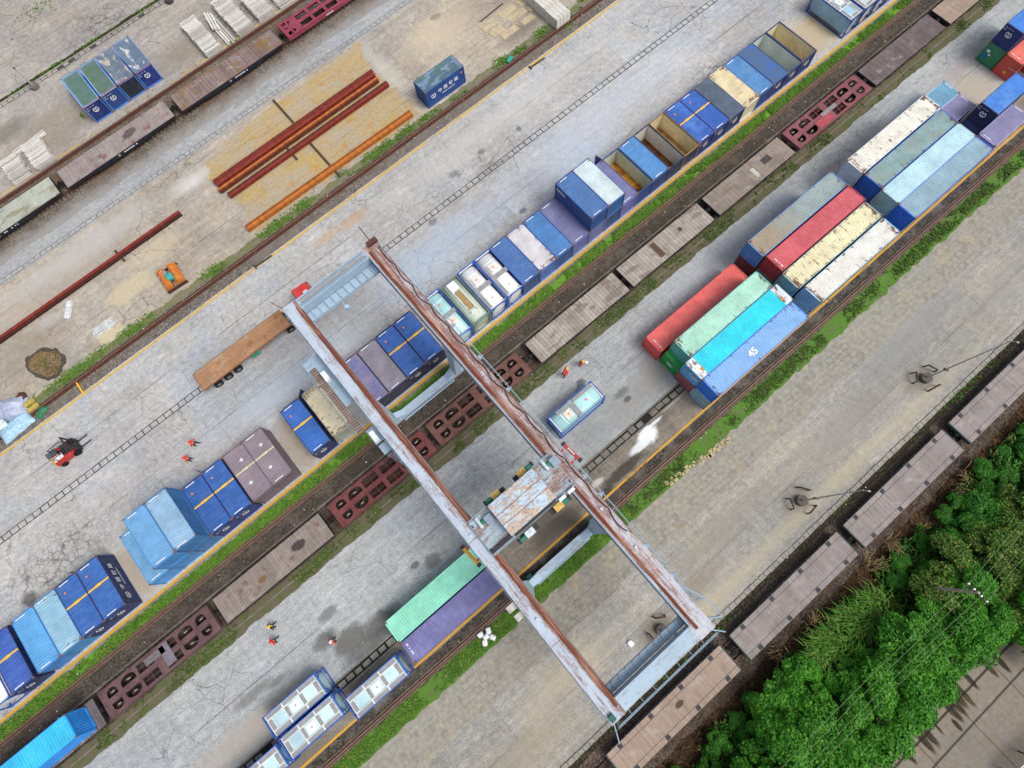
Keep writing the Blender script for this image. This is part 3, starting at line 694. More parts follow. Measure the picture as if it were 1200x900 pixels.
row(-10.9, '#2c66b8', 'single bright blue striped container standing apart beside the cream rusty one', wall='#16264f', marks=('stripe','ends'), end_logo=True, open_door=-140)
row(-8.1, '#e2d7b4', 'cream container with heavily rusted roof ribs left of the gantry girder', wall='#8d8f84', rust=.45, roof_rust=.5, chalk=.3)
row(-3.25, '#6f6f9e', 'faded purple container half under the left gantry girder', wall='#23283f', rust=.1, chalk=.25, hi='#8a8098', marks=('ends',))
row(-.8, '#857e8c', 'grey mauve container between the faded purple one and the blue pair inside the gantry', wall='#23283f', rust=.1, marks=('ends',))
row(1.65, '#2b5eaa', 'bright blue striped container inside the gantry, left of its pair', wall='#101a38', marks=('stripe','ends'), end_logo=True)
row(4.1, '#2b5eaa', 'bright blue striped container inside the gantry, beside the gantry leg', wall='#101a38', marks=('stripe','ends'), end_logo=True)
xs = [17.75+2.447*i for i in range(19)]
row(xs[0], '#3f6aa8', 'mid blue container right of the white tank containers', wall='#27406b', marks=('ends',))
row(xs[1], '#cfcbd0', 'white container with scattered rust scrapes between two blue ones', wall='#3a5a94', rust=.3, roof_rust=.38)
row(xs[2], '#3f7ab8', 'blue container between the scraped white one and a purple one', wall='#1d3f70', marks=('ends',), rust=.22)
row(xs[3], '#71729e', 'purple container left of the raised dark blue one', wall='#4d5586', marks=('ends',), rust=.15)
row(xs[4], '#71729e', 'purple container underneath the raised dark blue one', wall='#565c86', rust=.15)
row(xs[5], '#3f5f92', 'dark container underneath the raised white one', wall='#29456f', rust=.15)
o = row(xs[4], '#416ea8', 'dark blue container stacked on a purple one, white lettering on its side', wall='#24406f', marks=('ends',), z=2.62, rust=.15)
row(xs[5], '#c8d8dc', 'pale white container stacked beside the raised dark blue one', wall='#2c4f80', z=2.62, rust=.12)
text(o, 'NOSU', .5, M_white, (2.0, 1.23, 1.9), FACE['+y'], bold=.02)
row(xs[6], '#70719f', 'purple container between the raised white one and an open-topped one', wall='#54588c', marks=('ends',))
def rusty_floor(key, a, b):
    g = NM('floor_'+key, .95, .1); f = g.noise(g.map(g.P,(1,1,1),(len(key),0,0)), .9, 6, .7)
    return g.out(g.mix(g.mr(f, .38, .62), lin(a), lin(b)))
row(xs[7], '#2c5896', 'open-topped container with orange rusty floor, leftmost of the empty ones', roof='open', wall='#1c3a70', inner='#aeb7a4', floorm=rusty_floor('a', '#6b3f1e', '#c58a3c'), open_door=100)
row(xs[8], '#4d8ac6', 'blue roofed container between two open-topped empties', wall='#1d3564', marks=('ends',))
row(xs[9], '#2c4a78', 'open-topped container with dark brown floor and pale ribbed walls', roof='open', wall='#1e2c46', inner='#b9b6ae', floorm=rusty_floor('bb', '#4a2e1e', '#7a4c2e'))
row(xs[10], '#6b4a34', 'open-topped container with cream inner walls beside the blue striped pair', roof='open', wall='#1e2c46', frame='#7a5a36', inner='#cbbf9e', floorm=rusty_floor('ccc', '#7a5a38', '#a58a5c'))
row(xs[11], '#225ab0', 'bright blue striped container with scratched white roof, left of the upper right pair', wall='#13245a', marks=('stripe','ends'), end_logo=True, hi='#4f83cf')
row(xs[12], '#225ab0', 'bright blue striped container next to the dark grey lid', wall='#13245a', marks=('stripe','ends'), end_logo=True)
def spotted_lid(key, base, spot):
    g = NM('lid_'+key, .6, .3); c = g.mix(g.mr(g.noise(g.P, .7, 5, .65), .4, .62), lin(base), lin(spot))
    v = g.vor(g.P, 1.25, 'F1', .55); c = g.mix(g.mr(v, .09, .06, 0, .8), c, lin('#2c2a28')); return g.out(c)
row(xs[13], '#4f5b68', 'container with a dark grey flat lid pocked with small holes', wall='#1b2a55', roof='lid', roofm=spotted_lid('a', '#4c5864', '#59697c'), end_logo=True)
row(xs[14], '#dccda4', 'cream container with brown stained ribs among blue ones', wall='#b5ad98', rust=.35, roof_rust=.42)
row(xs[15], '#4a83bc', 'plain blue container right of the brown stained cream one', wall='#1f3c70', marks=('ends',), hi='#5d90bf')
row(xs[16], '#4a6285', 'container with a slate blue lid pocked with small holes', wall='#182a5c', roof='lid', roofm=spotted_lid('b', '#4f6680', '#3f66a8'), end_logo=True)
row(xs[17], '#2c5288', 'open-topped container with pale grey ribbed inside, beside the last one', roof='open', wall='#1a3060', inner='#b7bfba', floorm=rusty_floor('d', '#8f8f82', '#a9a692'), end_logo=True)
row(xs[18], '#2c5288', 'open-topped container with tan rust inside, last of its block', roof='open', wall='#1a3060', inner='#c2bd9f', floorm=rusty_floor('ee', '#9a7440', '#b59a68'), end_logo=True)

# ---- the two-high block of long boxes between the lanes
BK = 'long containers in the two-high block'
def lng(x0, x1, yc, z, col, label, W=2.30, **k):
    return container((x0+x1)/2, yc, z, k.pop('rot', 0), x1-x0, col, label, BK, W=W, **k)
Z1, Z2 = .016, 2.62
RY, MY, UY = (7.78,5.2,2.84,.52), (8.1,5.66,3.24,.76), (7.9,5.46,3.07,.78)
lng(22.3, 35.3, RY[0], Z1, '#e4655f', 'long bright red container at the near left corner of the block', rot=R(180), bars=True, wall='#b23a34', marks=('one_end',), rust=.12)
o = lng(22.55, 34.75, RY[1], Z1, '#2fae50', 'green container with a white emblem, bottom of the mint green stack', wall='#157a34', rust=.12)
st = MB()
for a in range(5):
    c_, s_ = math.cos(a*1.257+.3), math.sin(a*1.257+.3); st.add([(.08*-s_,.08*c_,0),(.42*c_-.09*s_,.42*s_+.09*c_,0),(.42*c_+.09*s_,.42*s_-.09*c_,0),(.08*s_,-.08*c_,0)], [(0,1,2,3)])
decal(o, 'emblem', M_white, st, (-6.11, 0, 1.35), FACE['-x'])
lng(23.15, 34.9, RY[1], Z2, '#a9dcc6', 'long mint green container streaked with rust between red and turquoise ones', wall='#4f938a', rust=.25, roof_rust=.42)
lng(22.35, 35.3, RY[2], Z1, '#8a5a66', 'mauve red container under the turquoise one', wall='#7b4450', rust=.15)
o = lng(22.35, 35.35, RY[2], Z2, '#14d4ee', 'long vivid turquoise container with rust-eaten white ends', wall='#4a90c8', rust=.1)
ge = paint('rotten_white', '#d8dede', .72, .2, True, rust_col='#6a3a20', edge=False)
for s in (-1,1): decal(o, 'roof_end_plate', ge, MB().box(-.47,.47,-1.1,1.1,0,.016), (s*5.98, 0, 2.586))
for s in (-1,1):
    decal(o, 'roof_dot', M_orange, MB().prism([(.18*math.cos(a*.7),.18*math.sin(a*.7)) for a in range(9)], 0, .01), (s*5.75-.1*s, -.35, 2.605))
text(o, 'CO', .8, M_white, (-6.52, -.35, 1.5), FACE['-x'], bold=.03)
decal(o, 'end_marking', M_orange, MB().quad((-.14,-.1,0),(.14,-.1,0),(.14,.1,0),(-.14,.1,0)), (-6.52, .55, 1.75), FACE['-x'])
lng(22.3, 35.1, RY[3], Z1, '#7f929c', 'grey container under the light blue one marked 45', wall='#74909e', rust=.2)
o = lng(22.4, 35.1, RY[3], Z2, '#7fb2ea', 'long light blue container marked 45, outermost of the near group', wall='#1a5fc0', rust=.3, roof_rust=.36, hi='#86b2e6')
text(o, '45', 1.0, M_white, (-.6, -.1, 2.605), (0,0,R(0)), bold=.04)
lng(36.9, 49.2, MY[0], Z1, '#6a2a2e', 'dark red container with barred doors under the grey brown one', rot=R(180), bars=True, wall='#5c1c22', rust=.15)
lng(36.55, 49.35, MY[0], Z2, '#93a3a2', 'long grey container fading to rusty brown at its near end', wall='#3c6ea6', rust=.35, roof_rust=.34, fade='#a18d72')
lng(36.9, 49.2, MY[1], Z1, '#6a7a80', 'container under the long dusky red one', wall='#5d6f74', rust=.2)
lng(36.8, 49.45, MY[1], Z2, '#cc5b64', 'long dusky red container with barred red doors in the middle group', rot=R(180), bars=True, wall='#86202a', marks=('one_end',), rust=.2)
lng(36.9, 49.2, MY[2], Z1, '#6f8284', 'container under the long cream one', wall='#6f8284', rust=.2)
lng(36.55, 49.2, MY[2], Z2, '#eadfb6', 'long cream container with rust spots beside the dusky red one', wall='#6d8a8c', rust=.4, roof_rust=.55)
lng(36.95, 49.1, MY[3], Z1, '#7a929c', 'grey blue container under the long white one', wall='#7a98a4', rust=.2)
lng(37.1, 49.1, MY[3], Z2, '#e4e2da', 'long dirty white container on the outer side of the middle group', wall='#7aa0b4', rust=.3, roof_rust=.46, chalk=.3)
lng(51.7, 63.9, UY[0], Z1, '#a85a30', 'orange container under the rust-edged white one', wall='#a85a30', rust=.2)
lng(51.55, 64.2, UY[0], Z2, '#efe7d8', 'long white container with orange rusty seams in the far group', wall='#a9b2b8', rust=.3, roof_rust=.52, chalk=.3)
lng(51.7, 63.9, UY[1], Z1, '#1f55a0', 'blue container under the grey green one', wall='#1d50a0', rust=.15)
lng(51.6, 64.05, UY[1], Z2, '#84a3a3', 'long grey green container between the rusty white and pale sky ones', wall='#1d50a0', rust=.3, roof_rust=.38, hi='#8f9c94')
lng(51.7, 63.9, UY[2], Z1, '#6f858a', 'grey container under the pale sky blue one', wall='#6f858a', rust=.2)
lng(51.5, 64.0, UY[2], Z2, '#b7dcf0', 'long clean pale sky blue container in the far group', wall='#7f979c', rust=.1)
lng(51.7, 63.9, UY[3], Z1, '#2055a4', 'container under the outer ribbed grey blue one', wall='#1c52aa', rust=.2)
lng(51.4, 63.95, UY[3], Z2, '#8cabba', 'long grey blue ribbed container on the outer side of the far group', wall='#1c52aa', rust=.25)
SB = 'short containers behind the far group'
def sht(x0, yc, z, col, label, **k): return container(x0+3.03, yc, z, k.pop('rot', 0), 6.058, col, label, SB, W=k.pop('W', 2.3), **k)
sht(64.25, 8.1, Z1, '#6c9fbc', 'short steel blue container behind the rusty white one', rust=.12, marks=('ends',))
sht(64.15, 5.82, Z1, '#8d8ab0', 'short lilac container beside the steel blue one', rust=.12, marks=('ends',))
sht(67.8, 3.15, Z1, '#30456f', 'container under the short bright blue one with navy end', wall='#223257')
sht(67.8, 3.15, Z2, '#3a7ed8', 'short bright blue container with a navy end and white emblem, raised beside the lilac one', wall='#101a3e', end_logo=True, rust=.1, hi='#5c93d8')
sht(67.35, .85, Z1, '#8783ab', 'short lilac container at the outer edge near the crane rail', rust=.12, marks=('ends',))
o = sht(78.55, 8.05, Z1, '#23704a', 'green container with barred doors and labels at the upper right edge', rot=R(180), bars=True, wall='#1b6440')
for (yy, zz, w, h, mt) in ((.55,1.7,.42,.3,M_white),(.2,1.35,.3,.2,M_white),(.55,1.1,.5,.16,plain('blue_label','#2a6fd0',.7)),(.55,.8,.5,.16,plain('blue_label','#2a6fd0',.7))):
    decal(o, 'door_label', mt, MB().quad((-w/2,-h/2,0),(w/2,-h/2,0),(w/2,h/2,0),(-w/2,h/2,0)), (3.075, -yy, zz), FACE['+x'])
sht(78.6, 8.05, Z2, '#3f83da', 'blue container with navy end on top of the green one', wall='#16265c', end_logo=True, rust=.1)
o = sht(78.5, 5.65, Z1, '#e07060', 'salmon roofed red container beside the green barred one', wall='#a8443a', marks=('one_end',), rust=.12)
decal(o, 'end_marking', M_yel, MB().prism([(.2*math.cos(a*1.05),.2*math.sin(a*1.05)) for a in range(6)], 0, .004), (-3.035, -.1, .8), FACE['-x'])
decal(o, 'lettering', M_white, dashes(6, 1.1, .06, .3, 4), (-3.035, -.55, 1.5), FACE['-x'])
sht(81.0, 3.3, Z1, '#b04a40', 'dark red container cut by the right edge of the view', wall='#8f342e')

# ---- others
def yardbox(*a, **k): return container(*a, **k)
yardbox(-9.9, 3.12, .016, 0, 12.192, '#8ad8bd', 'long aqua green ribbed container beside the purple one near the spreader', W=2.3, rust=.15, roof_rust=.14, wall='#6fb8a0')
yardbox(-9.8, .68, .016, 0, 12.192, '#6f6fa2', 'long faded purple ribbed container along the yellow line', W=2.3, rust=.12, roof_rust=.08, wall='#4c4d84', marks=('one_end',), hi='#8180b4')
def pond(key, base, pale, water, cx=None, pool=True, thr=.5):
    g = NM('pond_'+key, .45, .4); q = g.xyz(g.P)
    c = g.mix(g.mr(g.noise(g.P, 1.1, 5, .65), .35, .62), lin(base), lin(pale))
    if pool:
        ax = g.mr(g.math('ABSOLUTE', q[0]), 2.98, 2.72); ay = g.mr(g.math('ABSOLUTE', q[1]), 1.13, .96)
        f = g.math('MULTIPLY', g.math('MULTIPLY', ax, ay), 1.0); wc = g.mix(g.mr(g.noise(g.P, .8, 3), .35, .65), lin(water), lin('#5f7a78')); c = g.mix(f, c, wc)
        g.set(g.b.inputs['Roughness'], g.mr(f, 0, 1, .6, .3))
    else:
        v = g.noise(g.map(g.P, (.9,1.5,1), (len(key)+ord(key[0])*3,0,0)), .8, 3, .5); f = g.mr(v, thr-.02, thr+.05, 0, .9); c = g.mix(f, c, g.mix(g.mr(g.noise(g.P, .9, 3), .4, .6), lin(water), lin('#4c6480'))); c = g.mix(g.mr(g.noise(g.P, 3, 5, .7), .58, .7, 0, .5), c, lin('#5d564e'))
    return g.out(c)
GT = 'tarpaulin-topped navy containers'
for i, (x, pm, lb) in enumerate(((-8.0, pond('a', '#6f9fd0', '#86aed2', '#55715e'), 'navy container with green water pooled on its blue tarpaulin, leftmost of four'),
                             (-5.43, pond('b', '#6f93c4', '#88a9cc', '#596a4c'), 'navy container with murky olive water pooled on its tarpaulin, second from left'),
                             (-2.87, pond('c', '#a49d96', '#bcb0a4', '#6c7884', pool=False, thr=.41), 'dark ended container with a dusty tarpaulin and shallow blue puddles'),
                             (-.3, pond('d', '#a9b1b6', '#c6c5c0', '#5a7186', pool=False, thr=.37), 'navy container with a pale dried tarpaulin, rightmost of four'))):
    t = container(x, 79.93, .008, RN, 6.058, '#24408a', lb, GT, roof='tarp', roofm=pm, wall=('#122258','#1a3668','#141c28','#122262')[i], end_logo=(i != 2), rust=.08, frame='#3f6cae')
    tr = MB(); tr.box(-3.04,-3.0,-1.2,1.2,0,.05)
    decal(t, 'edge_stripe', M_orange if i < 2 else plain('red_marking','#b5302c',.7), tr, (0,0,2.57))
o = container(27.1, 50.5, .008, 0, 6.058, '#2f5590', 'lone navy container with white characters and a puddled roof by the crane rail', None, roof='tarp', wall='#1a3a72',
              roofm=pond('e', '#5f7f9c', '#7f93a6', '#4e6a5a', pool=False, thr=.45), rust=.15)
china_side(o, 6.058, 2.43, 2.59, '-y')
decal(o, 'end_marking', M_orange, MB().prism([(.14*math.cos(a*.8),.14*math.sin(a*.8)) for a in range(8)], 0, .004), (2.5, -1.222, 2.0), FACE['-y'])

# ------------------------------------------------------------------ tank containers
def me_tframe(L, W, H, b=.12):
    def mk():
        m = MB(); a, c = L/2-b/2, W/2-b/2
        for sx in (-1,1):
            for sy in (-1,1): m.bx((sx*a, sy*c, H/2), (b,b,H))
            m.bx((sx*a,0,H-b/2),(b*.9,W-2*b,b*.9)); m.bx((sx*a,0,b/2),(b*.9,W-2*b,b*.9))
            for sy in (-1,1):
                m.tube([(sx*a, sy*c, H*.62), (sx*a, sy*c*.45, H-b)], .05, 5); m.tube([(sx*a, sy*c, H*.38), (sx*a, sy*c*.45, b)], .05, 5)
        for sy in (-1,1):
            m.bx((0,sy*c,H-b/2),(L-2*b,b*.8,b*.8)); m.bx((0,sy*c,b/2),(L-2*b,b*.9,b*.9))
        return m.mesh('frame')
    return cached(('tframe', L, W, H, b), mk)
def me_barrel(L, ry, rz, zc, p):
    def mk():
        n = 40; m = MB(); m.sm = True; rings = []
        def ring_(x, k):
            out = []
            for i in range(n):
                a = 2*math.pi*i/n; ca, sa = math.cos(a), math.sin(a)
                out.append((x, k*ry*math.copysign(abs(ca)**(2/p), ca), zc + k*rz*math.copysign(abs(sa)**(2/p), sa)))
            return out
        st = [(-L/2, 0.02), (-L/2+.01, .55), (-L/2+.06, .84), (-L/2+.16, 1), (L/2-.16, 1), (L/2-.06, .84), (L/2-.01, .55), (L/2, .02)]
        vs = [v for x, k in st for v in ring_(x, k)]
        m.add(vs, [(i*n+j, i*n+(j+1)%n, (i+1)*n+(j+1)%n, (i+1)*n+j) for i in range(len(st)-1) for j in range(n)])
        return m.mesh('tank')
    return cached(('barrel', L, ry, rz, zc, p), mk)
g = NM('grating', .8, .3); c = g.mix(g.mr(g.noise(g.P, 2, 4), .3, .7), lin('#8e9092'), lin('#a5a6a6'))
q = g.xyz(g.P); c = g.mix(g.math('MULTIPLY', g.rep(q[0], .12, .025), .5), c, lin('#4f5152')); M_grate = g.out(c)
M_tblue = paint('tank_frame_blue', '#1f56b4', .08, .1)
M_tnavy = paint('tank_frame_navy', '#22408c', .08, .1)
TK = 'tank containers'
def tank(x, y, z, rot, label, body='#e6eff2', frame=None, style='white', p=2.6, end='#b9cdd0', W=2.36, group=TK):
    L, H = 6.0, 2.59
    t = thing('tank_container', label, 'tank container', (x,y,z), rot, group)
    part('frame', me_tframe(L,W,H), frame or M_tblue, t)
    mb = paint('tank'+body, body, .06, .25, grime=.18, gloss=.3)
    rz = 1.13
    tk = part('tank', me_barrel(5.62, W/2-.1, rz, 1.35, p), mb, t)
    zt = 2.50
    M_w = plain('white_trim', '#e8ecee', .6)
    if style in ('white', 'aqua'):
        for s in (-1,1):
            m = MB(); m.box(s*2.85-.07, s*2.85+.07, -.95, .95, zt-.02, zt+.02); m.build('band', M_w, tk)
            m = MB(); m.box(s*1.75-.035, s*1.75+.035, -.8, .8, zt-.03, zt+.0); m.build('band', M_w, tk)
        m = MB(); m.box(-.42,.12,-1.05,1.05,zt+.02,zt+.05); m.build('walkway', M_grate, t)
        m = MB(); m.box(-2.6,-.45,.66,1.08,zt+.02,zt+.05) if style == 'white' else m.box(.2,2.8,.62,1.0,zt+.02,zt+.05); m.build('walkway', M_grate, t)
        m = MB(); m.box(-2.0,-.45,.62,1.0,zt+.022,zt+.05) if style == 'aqua' else m.box(.2,1.7,.70,1.05,zt+.02,zt+.05); m.build('walkway', M_grate, t)
        hx = .95 if style == 'white' else -1.05
        m = MB(); m.box(hx-.45,hx+.45,-.45,.45,zt-.1,zt+.06); h = m.build('hatch', plain('hatch', '#e2ddd6' if style == 'white' else '#e6d6c6', .6), t)
        m = MB(); m.quad((hx-.1,-.1,zt+.064),(hx+.12,-.1,zt+.064),(hx+.1,.12,zt+.064),(hx-.1,.1,zt+.064)); m.build('red_mark', plain('red_mark', '#d98a8a', .7), h)
        m = MB(); m.quad((1.2 if style == 'aqua' else -1.9,-.14,zt+.014),(1.45 if style == 'aqua' else -1.7,-.14,zt+.014),(1.45 if style == 'aqua' else -1.7,.1,zt+.014),(1.2 if style == 'aqua' else -1.9,.1,zt+.014)); m.build('red_mark', plain('red_mark', '#d98a8a', .7), t)
    elif style == 'panel':
        bw = .42; M_g = M_grate
        def pc(x0,x1,y0,y1):
            m = MB(); m.box(x0,x1,y0,y1,zt+.0,zt+.04); w = m.build('walkway', M_g, t)
            m = MB(); e = .05
            m.box(x0-e,x1+e,y0-e,y0-.002,zt,zt+.055); m.box(x0-e,x1+e,y1+.002,y1+e,zt,zt+.055); m.box(x0-e,x0-.002,y0-.002,y1+.002,zt,zt+.055); m.box(x1+.002,x1+e,y0-.002,y1+.002,zt,zt+.055); m.build('walkway_rim', M_w, w)
        for s in (-1,1):
            y0, y1 = (.62, 1.0) if s > 0 else (-1.0, -.62)
            for (a, b) in ((-2.72,-1.0),(-.88,.80),(.92,2.72)): pc(a, b, y0, y1)
        pc(-2.72,-2.3,-.5,.5); pc(2.3,2.72,-.5,.5); pc(-.95,-.6,-.5,.5); pc(.72,1.08,-.5,.5)
        m = MB(); m.box(-.42,.5,-.44,.44,zt-.05,zt+.09); m.build('hatch', plain('hatch_white', '#eef2f4', .5), t)
        m = MB(); m.prism([(.04+.12*math.cos(a*1.05),.12*math.sin(a*1.05)) for a in range(6)], zt+.092, zt+.10); m.build('hatch_knob', plain('hatch_mark', '#a9b4bc', .6), t)
    elif style == 'box':
        m = MB(); m.box(-1.3,1.3,-.32,.32,zt,zt+.04); m.build('walkway', plain('tan_board', '#a58a5c', .9), t)
        m = MB(); m.box(-1.7,2.2,-.52,-.36,zt,zt+.05); m.box(-1.7,2.2,.36,.52,zt,zt+.05); m.build('rail', plain('pale_rail', '#c8cfc4', .7), t)
        m = MB(); m.box(1.45,2.6,-.5,.5,zt-.05,zt+.09); m.build('hatch', plain('hatch_white', '#eef2f4', .5), t)
        m = MB(); m.box(-2.3,-1.5,-.45,.45,zt-.05,zt+.05); m.build('hatch', plain('pale_hatch', '#c4cfc2', .6), t)
    return t
tank(-48.5, Y1, .016, RN, 'white tank container with a rounded grey end, cut by the left edge of the row', style='white', frame=M_tblue)
tank(8.1, Y1, .016, RN, 'pale aqua tank container half hidden under the right gantry girder', '#a9d9dc', style='aqua', p=3.2)
tank(10.6, Y1, .016, RN, 'grey green tank container with a tan board walkway on top', '#a3b3a6', paint('grey_green_frame','#6f8478',.25,.1), style='box', p=5)
tank(13.05, Y1, .016, RN, 'white tank container, left of the two white ones next to the blue box', '#e9f3f5', style='white')
tank(15.45, Y1, .016, RN, 'white tank container, right of the two white ones, touching the blue box', '#e9f3f5', style='white')
tank(70.4, 25.1, .016, RN, 'light blue panelled tank container in navy frame, nearest at the top edge', '#8fb8cf', M_tnavy, 'panel', 7)
tank(72.95, 25.1, .016, RN, 'pale panelled tank container second from the left at the top edge', '#b6c8cc', M_tnavy, 'panel', 7)
tank(75.45, 25.1, .016, RN, 'panelled tank container at the top edge, third in its row', '#b6c8cc', M_tnavy, 'panel', 7)
tank(77.95, 25.1, .016, RN, 'panelled tank container at the top edge, last in its row', '#b6c8cc', M_tnavy, 'panel', 7)
tank(11.75, 8.02, .016, 0, 'aqua tank container in a bright blue frame standing alone on the lane', '#a2d2d4', M_tblue, 'aqua', 3.2, group=None)
PT = 'tank containers with grid walkways'
tank(-26.62, 3.9, .016, 0, 'white gridded tank container, upper left of the two side by side', '#bfe2f2', M_tblue, 'panel', 5, W=2.25, group=PT)
tank(-26.45, 1.45, .016, 0, 'white gridded tank container, lower right of the two side by side', '#bfe2f2', M_tblue, 'panel', 5, W=2.25, group=PT)
tank(-19.85, .27, .016, 0, 'white gridded tank container right behind the purple box', '#bfe2f2', M_tblue, 'panel', 5, W=2.25, group=PT)
tank(-32.75, 1.3, .016, 0, 'white gridded tank container cut by the bottom edge', '#bfe2f2', M_tblue, 'panel', 5, W=2.25, group=PT)

# ------------------------------------------------------------------ railway wagons
M_under = plain('underframe', '#2a2827', .9, .2)
M_wheel = plain('wheel_steel', '#4a3c34', .6, .4)
def me_wheel(): return cached('wheel', lambda: MB().cyl((0,0,0), .42, .13, 'y', 18).mesh('wheel'))
def me_bogie():
    def mk():
        m = MB()
        for s in (-1,1): m.extr([(-1.2,.38),(1.2,.38),(.8,.68),(.3,.60),(-.3,.60),(-.8,.68)], 'y', s*.98-.06, s*.98+.06)
        m.box(-.2,.2,-1.0,1.0,.42,.72)
        for s in (-1,1): m.cyl((s*.87,0,.46),.08,1.5,'y',8)
        return m.mesh('bogie')
    return cached('bogie', mk)
def me_coupler(): return cached('coupler', lambda: MB().box(-.05,.42,-.12,.12,-.13,.13).box(.40,.66,-.2,.2,-.18,.18).mesh('coupler'))
def underpinnings(t, L, W, mat, z=.9):
    m = MB(); m.box(-L/2+.2, L/2-.2, -.22, .22, .55, 1.0); m.box(-1.6,-.4,-.9,-.35,.5,.95); m.cyl((.9,.55,.72),.2,1.0,'x',10); m.build('underframe', M_under, t)
    for s in (-1,1):
        b = part('bogie', me_bogie(), M_under, t, (s*(L/2-1.9),0,.2))
        for a in (-1,1):
            for c in (-1,1): part('wheel', me_wheel(), M_wheel, b, (a*.87, c*.755, .48))
        part('coupler', me_coupler(), M_under, t, (s*(L/2), 0, .88), 0 if s > 0 else R(180))
def flat_wagon(x0, x1, yc, W, deck, label, group, side='#2a2c30', zt=1.2, pockets=False, lettering=False, rim=None, patch=None):
    L = x1-x0; t = thing('flat_wagon', label, 'railway wagon', ((x0+x1)/2, yc, 0), 0, group)
    ms = plain('side'+side, side, .8, .25)
    m = MB(); m.box(-L/2, L/2, -W/2, W/2, zt-.07, zt); m.build('deck', deck, t)
    for s in (-1,1):
        m = MB(); y = s*(W/2-.03)
        m.extr([(-L/2+.02,zt-.075),(L/2-.02,zt-.075),(L/2-.02,zt-.36),(L/2-3.2,zt-.42),(L/2-4.4,zt-.66),(-L/2+4.4,zt-.66),(-L/2+3.2,zt-.42),(-L/2+.02,zt-.36)], 'y', y-.05, y+.05)
        for k in range(9):
            xx = -L/2+.8+k*(L-1.6)/8; m.box(xx-.07, xx+.07, y+.05 if s > 0 else y-.13, y+.13 if s > 0 else y-.05, zt-.34, zt-.06)
        o = m.build('side_sill', ms, t)
        if lettering and s < 0:
            decal(o, 'lettering', M_white, dashes(9, 2.2, .16, .3, int(abs(x0))), (1.0, y-.058, zt-.30), FACE['-y']); decal(o, 'emblem', M_white, ring(.08,.13,12), (-.6, y-.058, zt-.3), FACE['-y'])
        m = MB(); m.box(s*L/2-.06, s*L/2+.06, -W/2+.02, W/2-.02, zt-.40, zt-.02 if rim is None else zt+.03); m.build('end_sill', ms if rim is None else rim, t)
    if pockets:
        mp = plain('pocket', '#3f4148', .8)
        for k in range(4):
            xx = -L/2+1.5+k*(L-3.0)/3
            for s in (-1,1): MB().box(xx-.22, xx+.22, s*(W/2-.25)-.2, s*(W/2-.25)+.2, zt+.001, zt+.012).build('stake_pocket', mp, t)
        for s in (-1,1): MB().box(-L/2+.05, L/2-.05, s*(W/2-.5)-.02, s*(W/2-.5)+.02, zt+.001, zt+.008).build('deck_strip', plain('deck_seam', '#4f4a4a', .9), t)
    if patch:
        for (px, py, pw, ph, hx) in patch: MB().box(px-pw/2, px+pw/2, py-ph/2, py+ph/2, zt+.001, zt+.009).build('deck_patch', plain('deck_patch'+hx, hx, .9), t)
    underpinnings(t, L, W, ms)
    return t
def plate(outer, holes, th, key):
    def mk():
        cu = bpy.data.curves.new('plate', 'CURVE'); cu.dimensions = '2D'; cu.fill_mode = 'BOTH'; cu.extrude = th/2
        for poly in [outer]+holes:
            sp = cu.splines.new('POLY'); sp.points.add(len(poly)-1); sp.use_cyclic_u = True
            for i, (x, y) in enumerate(poly): sp.points[i].co = (x, y, 0, 1)
        o = bpy.data.objects.new('p', cu); COL.objects.link(o); bpy.context.view_layer.update()
        me = bpy.data.meshes.new_from_object(o.evaluated_get(bpy.context.evaluated_depsgraph_get())); bpy.data.objects.remove(o); me.materials.clear(); me.name = 'deck_plate'; return me
    return cached(key, mk)
def dhole(x, y, w, h, sx, sy):
    """half-round opening, flat toward the middle of the wagon"""
    pts = [(-w/2,-h/2),(w/2,-h/2)]
    for i in range(9):
        a = i/8*math.pi; pts.append((w/2*math.cos(a)*1.0, -h/2+h*.45+h*.55*math.sin(a)))
    return [(x+px*1.0, y+py*sy) for px, py in pts]
def rhole(x, y, w, h): return [(x-w/2,y-h/2),(x+w/2,y-h/2),(x+w/2,y+h/2),(x-w/2,y+h/2)]
def skel_paint(key, a, b, rusty):
    g = NM('skeleton_'+key, .75, .25); oi = g.n('ShaderNodeObjectInfo').outputs['Random']
    c = g.mix(g.mr(g.noise(g.P, .45, 5, .65), .36, .62), lin(a), lin(b)); c = g.mix(g.mr(g.noise(g.map(g.P,(1,1,1),(7,1,0)), 1.1, 6, .72), .5, .68, 0, .75), c, lin(rusty))
    c = g.mix(.5, c, g.mix(g.mr(g.noise(g.P, 3.5, 5, .7), .3, .7), (.3,.3,.3), (.66,.66,.66)), 'OVERLAY'); return g.out(c)
SK = 'skeleton container wagons'
